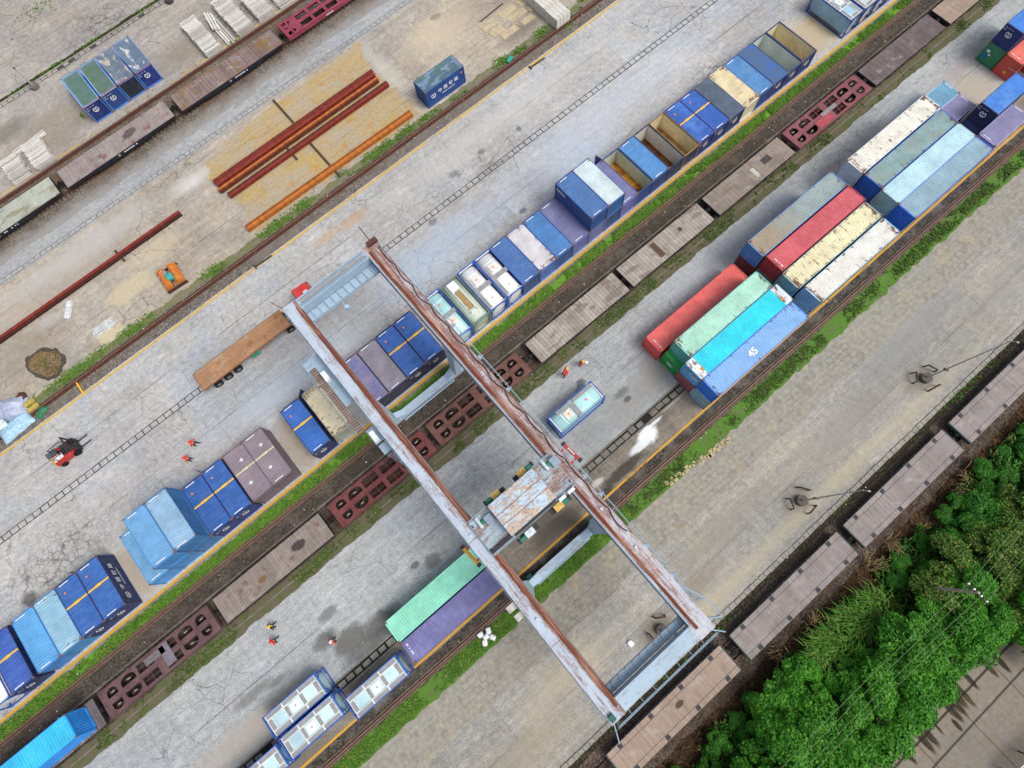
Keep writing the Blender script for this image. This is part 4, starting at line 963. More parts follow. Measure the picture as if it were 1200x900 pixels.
def skeleton_wagon(x0, x1, yc, mat, label, W=2.85, zt=1.2, boards=None, group=SK):
    L = x1-x0; t = thing('skeleton_wagon', label, 'railway wagon', ((x0+x1)/2, yc, 0), 0, group)
    hs = []
    for sy in (-1,1):
        y = sy*.70
        for sx in (-1,1):
            hs.append(dhole(sx*(L/2-1.15), y, 1.1, .82, sx, sy)); hs.append(dhole(sx*(L/2-2.95), y, 1.6, .84, sx, sy))
        hs.append(rhole(-L/2+4.95, y, 1.75, .9)); hs.append(rhole(L/2-4.95, y, 1.75, .9))
    b = W/2
    out = [(-L/2,-b),(L/2,-b),(L/2,b),(-L/2,b)]
    part('deck_plate', plate(out, hs, .06, ('skel', round(L,1), W)), mat, t, (0,0,zt-.03))
    for s in (-1,1):
        m = MB(); y = s*(W/2-.06); m.box(-L/2+.02, L/2-.02, y-.05, y+.05, zt-.42, zt-.065)
        m.build('side_sill', mat, t)
        m = MB(); m.box(s*L/2-.05, s*L/2+.05, -W/2+.02, W/2-.02, zt-.42, zt+.03); m.build('end_sill', mat, t)
        for sy in (-1,1):
            m = MB(); xx = s*(L/2-5.0); m.bx((xx, sy*.70, zt-.10), (.06,.82,.07)); m.bx((xx, sy*.70, zt-.10), (1.7,.05,.06)); m.build('cross_bar', mat, t)
            for dx in (1.15, 2.95): MB().bx((s*(L/2-dx), sy*.66, zt-.14), (.34,.05,.05)).build('glint_pin', plain('glint_pale', '#c9c2b4', .5), t)  # pale pins added to paint the white glints inside the openings
    m = MB()
    for s in (-1,1): m.box(-L/2+.1, L/2-.1, s*.2-.06, s*.2+.06, zt-.42, zt-.07)
    m.build('centre_beam', mat, t)
    if boards:
        for (px, py, pw, ph, hx) in boards: MB().box(px-pw/2, px+pw/2, py-ph/2, py+ph/2, zt+.001, zt+.012).build('deck_board', plain('board'+hx, hx, .9), t)
    underpinnings(t, L, W, mat)
    return t
TB = 'flat wagons on the track beside the container row'
YB = 15.72
D_grey = planks('deck_grey_brown', '#857a70', '#9f948a', .24, 0, .02, '#544a43', .55, '#80746b')
D_patch = planks('deck_patchy', '#8f867d', '#b3ada5', .42, 0, .022, '#5d544d', .5, '#786f68', '#7d6250')
D_dark = planks('deck_dark', '#5f5655', '#766d6b', .3, 0, .015, '#4c4445', .4, '#70676b')
D_tan = planks('deck_tan', '#978678', '#aa998b', .3, 0, .02, '#6b5d52', .4)
D_mauve = planks('deck_mauve', '#81776f', '#978d86', .26, 0, .014, '#655a5b', .4, None, '#6d4636', ((3.2,.1,.8,'#2f2a30'),(-1.5,-.2,.5,'#7a5a38')))
S_red = skel_paint('red', '#643638', '#784444', '#523026'); S_brown = skel_paint('brown', '#66463e', '#74524a', '#54382c'); S_maroon = skel_paint('maroon', '#5d4448', '#6d5456', '#4a3634'); S_pink = skel_paint('pink', '#7d464c', '#8c565c', '#5f4c50')
skeleton_wagon(-41.55, -29.1, YB, S_maroon, 'maroon skeleton wagon with half round openings behind the cyan container', boards=((-.2,.75,2.2,.7,'#6f6a6c'),(.9,.1,1.0,2.2,'#75707a')))
flat_wagon(-28.3, -15.35, YB, 2.85, D_mauve, 'mauve plank flat wagon with a dark stain between two skeleton wagons', TB, pockets=False)
skeleton_wagon(-14.15, -2.0, YB, S_red, 'dark red skeleton wagon passing under the left gantry girder')
skeleton_wagon(-1.3, 11.1, YB, S_brown, 'brown skeleton wagon passing under the right gantry girder')
flat_wagon(12.55, 25.35, YB, 2.85, D_patch, 'flat wagon with pale patchy planks next to the brown skeleton wagon', TB)
flat_wagon(26.0, 38.5, YB, 2.85, D_patch, 'flat wagon with grey planks, second after the brown skeleton wagon', TB, patch=((-1.2,.1,.7,2.0,'#5b4a3c'),(2.5,.3,.5,.5,'#4b4642')))
flat_wagon(39.4, 51.7, YB, 2.85, D_grey, 'flat wagon with worn planks just before the pinkish skeleton wagon', TB, patch=((3.0,.2,1.3,.8,'#4a4746'),(.8,-.2,.5,1.3,'#b8b4ae')))
skeleton_wagon(52.55, 64.95, YB, S_pink, 'pinkish skeleton wagon with half round openings near the upper right', boards=((.2,.0,2.4,.5,'#8a8486'),(-1.2,-.7,2.2,.9,'#a84f56')))
flat_wagon(65.7, 78.3, YB, 2.85, D_dark, 'dark plank flat wagon behind the pinkish skeleton wagon', TB)
flat_wagon(79.2, 92, YB, 2.85, D_tan, 'tan plank flat wagon at the top right edge', TB)
flat_wagon(-55.2, -42.2, YB, 2.85, D_dark, 'dark flat wagon carrying the long cyan container', TB)
o = container(-49.1, YB, 1.205, R(180), 12.192, '#2fbdf2', 'long bright cyan container with blue ribbed end riding on a flat wagon', None, rust=.08, roof_rust=.06, wall='#1b6fb4')
decal(o, 'end_marking', M_orange, MB().quad((-.2,-.14,0),(-.04,-.14,0),(-.04,.14,0),(-.2,.14,0)).quad((.04,-.14,0),(.2,-.14,0),(.2,.14,0),(.04,.14,0)), (6.1, .5, .6), FACE['+x'])
decal(o, 'lettering', M_white, dashes(7, 1.0, .1, .25, 2), (6.1, -.35, 2.2), FACE['+x'])
TD = 'long flat wagons along the wooded edge'
D_d1 = planks('deck_mauve_grey', '#877f7c', '#a19996', .17, 0, .012, '#655e5c', .45, '#97908e'); D_d2 = planks('deck_brown_grey', '#968579', '#ac9a8c', .22, 0, .014, '#6f6157', .4, None, None, ((.8,.2,.45,'#3a302a'),))
for (a, b, lb, dm) in ((39.35,54.6,'long mauve grey flat wagon at the right edge beside the lamp posts',D_d1),(23.75,38.35,'long mauve grey flat wagon opposite the utility pole',D_d1),
                       (8.15,22.85,'long mauve grey flat wagon below the corner of the gantry',D_d1),(-7.5,6.9,'long brown flat wagon with a dark dent beside the gantry foot',D_d2)):
    flat_wagon(a, b, -18.95, 2.75, dm, lb, TD, side='#4a4c50', pockets=True, rim=plain('end_rim', '#3c4a4c', .8))
TE = 'flat wagons on the far siding'
D_e1 = planks('deck_pale_green', '#a3aca0', '#b8beb2', .2, 0, .015, '#6d7369', .4, '#8f8468'); D_e2 = planks('deck_pink_grey', '#8f8582', '#a69c99', .16, 0, .015, '#5c5452', .5, None, '#7a3f3a', ((2.0,.2,1.0,'#55484c'),)); D_e3 = planks('deck_striped', '#6a5c5d', '#9d8a83', .2, 0, .02, '#3d3536', .4, '#8a6a42')
flat_wagon(-34.0, -17.7, 71.15, 3.0, D_e1, 'flat wagon with pale greenish boards at the left edge', TE, side='#22262e', lettering=True)
flat_wagon(-16.55, -1.0, 71.1, 3.0, D_e2, 'flat wagon with pinkish grey boards below the four navy containers', TE, side='#22262e', lettering=True)
flat_wagon(0.1, 15.8, 71.0, 3.0, D_e3, 'flat wagon with striped brown planks beside the concrete sleepers', TE, side='#22262e', lettering=True)
# red frame wagon
t = thing('frame_wagon', 'crimson open frame wagon with rectangular openings at the top edge', 'railway wagon', (24.7, 71.0, 0), 0, None)
M_crim = skel_paint('crimson', '#85384a', '#964656', '#6a3440')
L, W = 15.8, 2.9
hs = [rhole(-4.6+k*2.05, s*.68, 1.65, .82) for k in range(7) for s in (-1,1)]
hs += [[(-7.5,.35),(-6.9,.1),(-7.5,-.2)],[(-7.55,1.2),(-6.9,1.2),(-7.0,.6),(-7.5,.75)],[(-7.55,-1.2),(-6.9,-1.2),(-7.0,-.5),(-7.5,-.6)],[(-6.7,1.1),(-6.3,.9),(-6.7,.3)],[(-6.7,-1.1),(-6.3,-.9),(-6.7,-.2)]]
part('deck_plate', plate([(-L/2,-W/2),(L/2,-W/2),(L/2,W/2),(-L/2,W/2)], hs, .08, 'crim'), M_crim, t, (0,0,1.16))
for s in (-1,1):
    MB().box(-L/2+.02, L/2-.02, s*(W/2-.06)-.05, s*(W/2-.06)+.05, .70, 1.115).build('side_sill', M_crim, t)
    MB().box(s*L/2-.05, s*L/2+.05, -W/2+.02, W/2-.02, .7, 1.24).build('end_sill', M_crim, t)
MB().box(-L/2+.1, L/2-.1, -.12, .12, .7, 1.11).build('centre_beam', M_crim, t)
decal(t, 'lettering', M_white, dashes(5, 1.2, .16, .3, 4), (-1.4, -W/2-.012, .95), FACE['-y'])
underpinnings(t, L, W, M_crim)

# ------------------------------------------------------------------ the gantry crane
M_gl = crane_paint('girder_left', '#aab6c4', .37, '#8e6553', grad=(23, 9, .07), across=(-3.75,-3.15,.16))
M_gr = crane_paint('girder_right', '#b1b4bc', .43, '#97685a', grad=(-19, -6, .13), across=(6.2,5.2,.07))
M_cb = crane_paint('crane_blue', '#93a8b9', .30, '#8a5a40', along='x')
M_cb2 = crane_paint('crane_blue_rusty', '#a3b3c0', .40, '#96614a', along='x')
M_side = crane_paint('girder_web', '#9bb0c0', .14, '#8a4c33')
M_rustedge = crane_paint('girder_inner_edge', '#8f5a45', .85, '#7c3d28')
ZT, ZB = 12.0, 10.45
cr = thing('gantry_crane', 'tall pale blue and rusty gantry crane with two girders spanning both lanes', 'gantry crane', (0, 8.65, 0))
cy = 8.65
def girder(x0, x1, mat, rail_x, in_side):
    m = MB(); y0, y1 = -13.3-cy, 31.5-cy
    m.mi = 0; m.box(x0, x1, y0, y1, ZT-.03, ZT)
    m.mi = 1; m.box(x0+.06, x1-.06, y0+.02, y1-.02, ZB+.03, ZT-.03)
    m.mi = 0; m.box(x0, x1, y0, y1, ZB, ZB+.03)
    o = m.build('girder', [mat, M_side], cr)
    r = MB(); r.box(rail_x-.13, rail_x+.13, y0+.8, y1-.8, ZT+.002, ZT+.05); r.box(rail_x-.035, rail_x+.035, y0+.8, y1-.8, ZT+.05, ZT+.16); r.build('trolley_rail', M_rustedge, o)
    e = MB(); xe = in_side
    e.box(xe-.05, xe+.05, y0+1.4, y1-1.4, ZT+.003, ZT+.03); e.build('edge_flange', M_rustedge if xe < 0 else M_cb, o)
    # stiffener rings seen on the web and a line of bolts along the top joint
    j = MB()
    for k in range(4): yy = y0+7+k*10.2; j.box(x0+.02, x1-.02, yy-.02, yy+.02, ZT+.001, ZT+.008)
    j.build('splice_plate', M_rustedge, o)
    return o
gl = girder(-4.45, -3.05, M_gl, -3.32, -3.1)
gr = girder(4.80, 6.35, M_gr, 5.18, 4.86)
def endbeam(y0, y1, name_mat, low_y0, low_y1, up=True):
    m = MB(); a, b = -3.06, 4.81
    m.box(a, b, y0-cy, y1-cy, ZT-.35, ZT-.01); m.box(a, b, y0-cy+.08, y1-cy-.08, ZB+.1, ZT-.35)
    o = m.build('tie_beam', name_mat, cr)
    m = MB(); ym = (y0+y1)/2-cy
    for dy in ((-.38,-.2,.3) if up else ()): m.tube([(a+.1,ym+dy,ZT+.03),(b-.1,ym+dy,ZT+.03)], .035, 5)
    if up:
        m.build('conduit', plain('conduit_grey', '#74818c', .7), o)
        m = MB(); m.box(a+.3, b-.3, ym-.12, ym+.2, ZT+.0, ZT+.02); m.build('walkway', M_grate, o)
    m = MB()
    m.box(a, b, low_y0-cy, low_y1-cy, ZB-.15, ZB+.25)
    for k in range(10): x = a+.5+k*(b-a-1)/9; m.box(x-.04, x+.04, low_y0-cy+.02, low_y1-cy-.02, ZB+.25, ZB+.45)
    m.build('tie_beam_flange', name_mat, o)
    return o
tn = endbeam(30.35, 31.45, M_cb, 29.35, 30.33)
M_cb2 = crane_paint('crane_blue_pale', '#9db1c0', .40, '#a27a66', along='x')
ts = endbeam(-13.2, -12.0, M_cb2, -12.0+.02, -11.25, False)
# legs taper down to the sill beams on the two crane rails
M_leg = crane_paint('leg_blue', '#a3b8c8', .14, '#8a5a40', along='x')
for yc, s in ((19.75, 1), (-2.05, -1)):
    for gx, fx in ((-3.75, -3.45), (5.57, 5.0)):
        m = MB(); y = yc-cy
        top = [(gx-.55, y-1.35), (gx+.55, y-1.35), (gx+.55, y+1.35), (gx-.55, y+1.35)]
        mid = [(gx-.45, y-.95), (gx+.45, y-.95), (gx+.45, y+.95), (gx-.45, y+.95)]
        bot = [(fx-.36, y-.45), (fx+.36, y-.45), (fx+.36, y+.45), (fx-.36, y+.45)]
        vs = [(*p, ZB-.002) for p in top]+[(*p, ZB-1.6) for p in mid]+[(*p, 1.25) for p in bot]
        m.add(vs, [(0,3,2,1)]+[(a*4+i, a*4+(i+1)%4, a*4+4+(i+1)%4, a*4+4+i)[::-1] for a in range(2) for i in range(4)]+[(8,9,10,11)])
        lg = m.build('leg', M_leg, cr)
        f = MB(); d = 1 if fx < 0 else -1
        f.extr([(fx+d*.36, 2.3), (fx+d*1.5, 1.26), (fx+d*.36, 1.26)], 'y', y-.34, y+.34); f.build('leg_gusset', M_leg, lg)
    m = MB(); y = yc-cy
    m.box(-3.9, 5.45, y-.42, y+.42, .62, 1.24); sb = m.build('sill_beam', M_cb2, cr)
    m = MB(); m.box(-2.6, 4.2, y-.62, y-.46, .52, .60); m.tube([(-2.4,y-.55,.8),(4.0,y-.55,.8)], .03, 5); m.build('cable_tray', M_cb, sb)
    for x in (-3.3, 4.85):
        b = MB(); b.box(x-1.0, x+1.0, y-.3, y+.3, .34, .64); b.extr([(x-.9,.34),(x+.9,.34),(x+.5,.2),(x-.5,.2)], 'y', y-.28, y+.28); bg = b.build('travel_bogie', M_cb, sb)
        for dx in (-.55,.55): part('wheel', cached('cwheel', lambda: MB().cyl((0,0,0), .26, .14, 'y', 16).mesh('wheel')), M_wheel, bg, (x+dx, y, .50))
        MB().box(x+.2, x+.75, y+.32, y+.75, .5, .95).build('travel_motor', plain('motor_green', '#2f7a62', .6), bg)
# service walkway and electrical platform outside the left girder
M_slat = planks('rusty_grating', '#85746c', '#97867e', .26, 1, .05, '#5c4c46', .5)
w = MB(); w.box(-6.2, -5.55, 17.9-cy, 25.6-cy, 10.35, 10.42); wk = w.build('walkway', M_slat, cr)
w = MB(); w.box(-5.54, -4.47, 20.6-cy, 26.6-cy, 10.30, 10.40); w.box(-6.35,-4.6,25.62-cy,26.6-cy,10.3,10.38); w.build('platform', M_cb, cr)
h = MB()
for yy in (17.9, 19.8, 21.7, 23.7, 25.6): h.tube([(-6.4,yy-cy,10.3),(-6.4,yy-cy,11.4)], .03, 5)
for zz in (10.9, 11.4): h.tube([(-6.4,17.9-cy,zz),(-6.4,26.6-cy,zz),(-4.6,26.6-cy,zz)], .025, 5)
h.build('handrail', plain('rail_dull', '#7d8f9c', .7), wk)
for (x, y) in ((-5.25, 24.0), (-5.15, 16.6)):
    m = MB(); m.box(x-.24, x+.24, y-.55-cy, y+.55-cy, 10.45, 11.0); m.build('cabinet', plain('cabinet_white', '#dfe6e8', .5), cr)
m = MB(); m.box(-5.54,-4.47,16.0-cy,17.6-cy,10.3,10.4); m.box(-5.5,-4.5,14.9-cy,15.9-cy,10.0,10.1); m.build('platform', M_cb, cr)
l = MB()
for s in (-.25,.25): l.tube([(-5.0+s,15.2-cy,1.2),(-5.0+s,15.2-cy,10.2)], .03, 5)
for k in range(22): l.tube([(-5.25,15.2-cy,1.4+k*.4),(-4.75,15.2-cy,1.4+k*.4)], .02, 4, False)
for k in range(8): l.tube([(-5.35,15.2-cy,3+k),(-5.35,14.6-cy,3+k),(-4.65,14.6-cy,3+k),(-4.65,15.2-cy,3+k)], .02, 4, False)
l.build('caged_ladder', M_cb, cr)
# small floodlights and brackets
for (x, y) in ((-5.0,-2.1),(-4.9,-3.0)):
    m = MB(); m.box(x-.35, x+.45, y-.28-cy, y+.28-cy, 11.1, 11.5); m.build('floodlight', plain('flood_grey', '#b9b4ae', .6), cr)
for y in (1.9, -.1, -5.6, -8.6, 12, 16, 20):
    m = MB(); m.extr([(6.36, y+.3-cy), (6.36, y-.3-cy), (6.9, y-cy)], 'z', 11.2, 11.26); m.tube([(6.36,y-cy,10.6),(6.95,y-cy,11.2)], .03, 5); m.build('cable_bracket', M_cb, cr)
# festoon cable hanging in loops along the right girder
f = MB(); pts = []
n = 13; ya, yb = 30.6, -4.0
for k in range(n):
    for j in range(8):
        t_ = j/8; y = ya+(yb-ya)*(k+t_)/n; d = math.sin(math.pi*t_)
        pts.append((6.2-(.16+.16*((k*7)%5)/4)*d, y-cy, ZT+.14-.05*d))
f.tube(pts, .045, 5); f.build('festoon_cable', plain('cable_dark', '#4a3430', .8), cr)
f = MB(); f.tube([(6.28, 31.3-cy, ZT+.35), (6.28, -4-cy, ZT+.35)], .028, 5)
for k in range(14): y = 31.2-k*2.7; f.tube([(6.28,y-cy,ZT),(6.28,y-cy,ZT+.36)], .022, 5)
f.build('festoon_rail', plain('pipe_rust', '#6e4438', .8), cr)
m = MB(); m.tube([(6.75, 31.2-cy, 11.0), (6.75, -11-cy, 11.0)], .025, 5); m.tube([(6.75, 31.2-cy, 11.5), (6.75, -11-cy, 11.5)], .022, 5)
for k in range(15): y = 30.8-k*2.95; m.tube([(6.36,y-cy,10.9),(6.75,y-cy,11.0),(6.75,y-cy,11.5)], .025, 4)
m.build('side_rail', M_cb, cr)
m = MB(); m.tube([(-4.6, 31.2-cy, 11.4), (-4.6, -13-cy, 11.4)], .035, 5)
for k in range(15): y = 30.8-k*3.1; m.tube([(-4.45,y-cy,11.2),(-4.6,y-cy,11.4)], .022, 4)
m.build('side_rail', M_cb, cr)
for (x, y) in ((-3.9,4.3),(-3.9,-4.0),(5.7,-1.0),(5.75,-5.0)):
    MB().cyl((x,y-cy,ZT+.08),.12,.16,'z',10).build('signal_lamp', plain('lamp_pale', '#c5cfd6', .5), cr)
# masts and brackets at the girder ends
M_mast = plain('mast_rust', '#5a3b36', .8)
m = MB(); m.tube([(5.9,31.2-cy,ZT),(5.95,33.3-cy,ZT+.5)], .05, 5); m.box(5.4,6.5,31.1-cy,31.6-cy,ZT,ZT+.35); m.build('end_mast', M_mast, cr)
m = MB(); m.tube([(-4.3,31.3-cy,ZT-.2),(-4.9,32.8-cy,ZT)], .04, 5); m.build('end_mast', M_mast, cr)
m = MB()
P = lambda x, y, z: (x, y-cy, z)
for a, b in ((P(6.3,-9.2,11.9),P(7.3,-11.4,11.6)),(P(7.3,-11.4,11.6),P(7.35,-13.2,11.5)),(P(6.4,-11.0,11.2),P(7.3,-11.4,11.6)),(P(6.4,-12.6,11.2),P(7.35,-13.2,11.5)),(P(6.3,-9.2,11.3),P(6.9,-11.2,11.2)),(P(6.0,-13.3,11.9),P(6.7,-14.1,11.8)),(P(6.4,-12.6,11.9),P(7.35,-13.2,11.5))):
    m.tube([a, b], .055, 5)
m.build('end_bracket', M_cb, cr)
m = MB()
for zz in (11.6, 11.95): m.tube([P(-4.2,-13.75,zz), P(6.2,-13.75,zz)], .035, 5)
for k in range(9): m.tube([P(-4.1+k*1.28,-13.3,11.5),P(-4.1+k*1.28,-13.75,11.6),P(-4.1+k*1.28,-13.75,11.95)], .028, 4)
m.tube([P(-4.3,-13.3,11.9),P(-4.9,-14.6,11.7)], .05, 5); m.build('end_handrail', M_cb, cr)
MB().box(-4.35,-3.9,-13.1-cy,-12.6-cy,ZT+.002,ZT+.32).build('limit_switch', plain('switch_green', '#2f5f56', .6), cr)
MB().tube([P(.2,29.9,10.2),P(.25,29.0,10.0)], .05, 6).cyl(P(.3,28.75,9.95),.22,.3,'z',12).build('loudhailer', plain('lamp_blue', '#9cc4de', .5), cr)

# ------------------------------------------------------------------ trolley and spreader
tr = thing('crane_trolley', 'trolley with a rust-blotched pale roof standing on the two gantry girders', 'crane trolley', (1.05, 3.55, ZT))
g = NM('trolley_roof', .7, .25); q = g.xyz(g.P)
c = g.mix(g.mr(g.noise(g.P, .6, 5), .3, .7), lin('#a9c6da'), lin('#c3d6e2'))
w = g.warp(g.P, .8, 1.4); n1 = g.noise(g.map(w, (.8,1.5,1)), 1.0, 8, .7)
c = g.mix(g.mr(n1, .47, .53, 0, .85), c, g.mix(g.noise(g.P, 2.0, 5, .7), lin('#b3977c'), lin('#c9bba6')))
n2 = g.noise(g.map(w, (.6,1.8,1), (3,3,0)), 1.4, 7, .72); c = g.mix(g.mr(g.math('ABSOLUTE', g.math('SUBTRACT', n2, .5)), .022, .008, 0, .8), c, lin('#8a4a30'))
c = g.mix(g.math('MULTIPLY', g.line(g.xyz(g.warp(g.P,1.2,.2))[1], .45, .05), .8), c, lin('#7a4a38')); c = g.mix(g.math('MULTIPLY', g.line(g.xyz(g.warp(g.P,1.2,.25))[1], -.45, .05), .8), c, lin('#7a4a38'))
M_troof = g.out(c)
M_tdeck = crane_paint('trolley_deck', '#9aaebb', .55, '#8f6a50', along='x')
M_tblu = crane_paint('trolley_blue', '#8497a6', .3, '#7a4a34', along='x')
M_dk = plain('machine_dark', '#33363a', .7, .4)
m = MB(); m.box(-4.45,-2.2,-1.68,1.62,.22,.34); m.build('deck', M_tdeck, tr)
m = MB(); m.box(2.3,4.3,-1.55,1.62,.22,.34); m.build('deck', M_tdeck, tr)
m = MB(); m.box(-4.45,4.4,1.5,1.72,.05,.3); m.box(-4.45,4.4,-1.75,-1.55,.05,.3); m.box(-4.55,-4.2,-1.6,1.6,.17,.219); m.box(3.95,4.35,-1.6,1.6,.17,.219); m.build('frame', M_tblu, tr)
m = MB(); m.box(-2.19,2.29,-1.38,1.42,.30,1.5); m.build('machine_house', M_tblu, tr)
m = MB(); nx, ny = 26, 14; vs = []
for i in range(nx+1):
    for j in range(ny+1):
        u, v = -2.35+4.7*i/nx, -1.5+3.05*j/ny; vs.append((u, v, 1.56+.05*(1-abs(v)/1.5)+.018*mnoise.noise((u*1.6,v*1.6,3))))
m.sm = True; m.add(vs, [(i*(ny+1)+j,(i+1)*(ny+1)+j,(i+1)*(ny+1)+j+1,i*(ny+1)+j+1) for i in range(nx) for j in range(ny)]); m.sm = False
m.box(-2.33,2.33,-1.48,-1.44,1.38,1.56); m.box(-2.33,2.33,1.48,1.53,1.38,1.56); m.build('roof', M_troof, tr)
M_bx = plain('motor_tan', '#c9a55a', .6); M_grn = plain('motor_green', '#2f7a62', .6)
for (x, y, c1) in ((-1.25,1.95,M_bx),(1.55,1.95,M_bx),(-1.05,-2.2,plain('motor_pale', '#c2cdd2', .6)),(2.1,-2.15,M_bx)):
    m = MB(); m.box(x-.42, x+.42, y-.28, y+.28, .1, .55); m.build('gearbox', c1, tr)
    sg = -1 if y > 0 and x < 0 else 1
    if y < 0 and x < 0: sg = -1
    m = MB(); m.cyl((x+sg*.72,y,.35),.2,.55,'x',12); o = m.build('motor', M_grn, tr)
    m = MB(); m.cyl((x+sg*1.12,y,.35),.25,.22,'x',12); m.build('brake', M_dk, o)
    m = MB(); m.box(x-.9, x+.9, y-.2 if y < 0 else y-.35, y+.35 if y < 0 else y+.2, -.02, .09); m.build('motor_bracket', M_dk, tr)
for (x, y) in ((-3.75,1.05),(3.4,1.15)):
    MB().cyl((x,y,.56),.16,1.0,'y',12).build('hoist_motor', plain('motor_pale', '#c2cdd2', .6), tr); MB().cyl((x+.32,y-.1,.5),.2,.4,'x',12).build('motor', M_grn, tr)
    MB().box(x+.5,x+1.2,y-.7,y+.1,.34,.8).build('gearbox', M_tblu, tr)
for x in (2.75, 3.7): MB().box(x-.33,x+.33,-1.98,-1.66,.36,.62).build('floodlight', plain('lamp_white', '#eef2f2', .4), tr)
m = MB()
for y in (-1.72, 1.66):
    for zz in (.75,1.2): m.tube([(-4.4,y,zz),(-2.4,y,zz)], .025, 5); m.tube([(2.5,y,zz),(4.3,y,zz)], .025, 5)
    for x in (-4.4,-3.4,-2.4,2.5,3.4,4.3): m.tube([(x,y,.3),(x,y,1.2)], .025, 5)
m.build('handrail', M_tblu, tr)
for x in (-4.35, 4.15):
    for y in (-1.2, 1.2): part('wheel', cached('twheel', lambda: MB().cyl((0,0,0), .13, .12, 'x', 14).mesh('wheel')), M_wheel, tr, (x, y, .165+.13))
m = MB(); m.box(-4.4,-2.3,-1.55,-1.3,.35,.75); m.box(-2.1,2.2,-1.7,-1.45,.1,.6); m.build('cable_reel_box', M_dk, tr)

sp = thing('container_spreader', 'red telescopic spreader with a yellow end beam hanging beneath the trolley', 'spreader', (1.15, 3.95, 7.2), R(5))
M_spr = paint('spreader_red', '#b03038', .2, .1); M_spy = paint('spreader_yellow', '#dca01c', .25, .1)
m = MB(); m.box(-3.2,3.2,.55,.85,-.2,.15); m.box(-3.2,3.2,-.85,-.55,-.2,.15)
for x in (-3.1,-1.2,1.2,3.1): m.box(x-.12,x+.12,-.549,.549,-.18,.13)
m.build('main_frame', M_spr, sp)
m = MB()
for s in (-1,1): m.box(3.21,6.4,s*.7-.1,s*.7+.1,-.15,.08); m.box(-6.4,-3.21,s*.7-.1,s*.7+.1,-.15,.08)
m.build('telescopic_arm', M_spr, sp)
for s, mt in ((-1, M_spy), (1, M_spr)):
    m = MB(); m.box(s*6.55-.15, s*6.55+.15, -1.15, 1.15, -.2, .12); o = m.build('end_beam', mt, sp)
    for y in (-1.08,1.08):
        m = MB(); m.box(s*6.55-.19, s*6.55+.19, y-.15, y+.15, -.3, .15); m.build('twistlock_housing', M_dk, o)
    if s > 0: decal(o, 'lettering', M_white, dashes(4, .9, .12, .3, 6), (6.55, .1, .124), (0,0,R(90)))
m = MB()
for x in (-1.1,1.1):
    for y in (-.5,.5): m.tube([(x,y,.1),(x*1.2,y,5.2)], .025, 5)
m.build('hoist_rope', M_dk, sp)
m = MB(); m.box(-1.3,1.3,-.5,.5,.152,.55); m.build('headblock', M_spr, sp)

# ------------------------------------------------------------------ vegetation
def leaf_mat(name, a, b, c3, dry=None):
    g = NM(name, .55, .3); 
    ri = g.n('ShaderNodeNewGeometry').outputs['Random Per Island']; oi = g.n('ShaderNodeObjectInfo').outputs['Random']
    c = g.mix(g.mr(ri, 0, 1), lin(a), lin(b))
    c = g.mix(g.mr(g.noise(g.P, .7, 4, .6), .42, .62, 0, .8), c, lin(c3))
    c = g.mix(g.math('MULTIPLY', oi, .35), c, lin(a))
    if dry: c = g.mix(g.mr(ri, .80, .86, 0, .8), c, lin(dry))
    g.set(g.b.inputs['Base Color'], c)
    tl = g.n('ShaderNodeBsdfTranslucent'); g.set(tl.inputs[0], c); mx = g.n('ShaderNodeMixShader'); mx.inputs[0].default_value = .22
    g.t.links.new(g.b.outputs[0], mx.inputs[1]); g.t.links.new(tl.outputs[0], mx.inputs[2]); g.t.links.new(mx.outputs[0], g.t.nodes['Material Output'].inputs[0])
    return g.m
M_leaf = [leaf_mat('leaf_bright', '#3a801c', '#66ab2e', '#31701b'), leaf_mat('leaf_mid', '#31741e', '#56982c', '#2a631b'), leaf_mat('leaf_olive', '#426f26', '#688f34', '#365f20', '#949648')]
M_grass = leaf_mat('grass_blade', '#54902a', '#85b23e', '#4c8028', '#a8a05c')
M_grassd = leaf_mat('grass_blade_dull', '#4a7428', '#6c9038', '#42602c', '#8f8854')
M_bark = plain('bark', '#4c4034', .95)

def blades(pts, mat, name, kind, hgt=(.10,.24), per=6, spread=.8, w=.03, seed=1, parent=None):
    r_ = random.Random(seed); vs = []; fs = []
    for (x, y, k) in pts:
        for b in range(per):
            a = r_.uniform(0, 6.283); h = r_.uniform(*hgt)*k; s = r_.uniform(.25, 1)*spread*h*1.3
            dx, dy = math.cos(a), math.sin(a); ww = w*r_.uniform(.7,1.3)*max(.6,k)
            bx_, by_ = x+r_.uniform(-.08,.08), y+r_.uniform(-.08,.08); z0 = .02
            i = len(vs)
            vs += [(bx_-dy*ww, by_+dx*ww, z0), (bx_+dy*ww, by_-dx*ww, z0), (bx_+dx*s*.55+dy*ww*.8, by_+dy*s*.55-dx*ww*.8, z0+h*.75), (bx_+dx*s*.55-dy*ww*.8, by_+dy*s*.55+dx*ww*.8, z0+h*.75), (bx_+dx*s, by_+dy*s, z0+h*.85)]
            fs += [(i,i+1,i+2,i+3), (i+3,i+2,i+4)]
    me = bpy.data.meshes.new(name); me.from_pydata(vs, [], fs); me.materials.append(mat)
    o = bpy.data.objects.new(name, me); COL.objects.link(o); o.parent = parent
    if kind: o['kind'] = kind
    return o
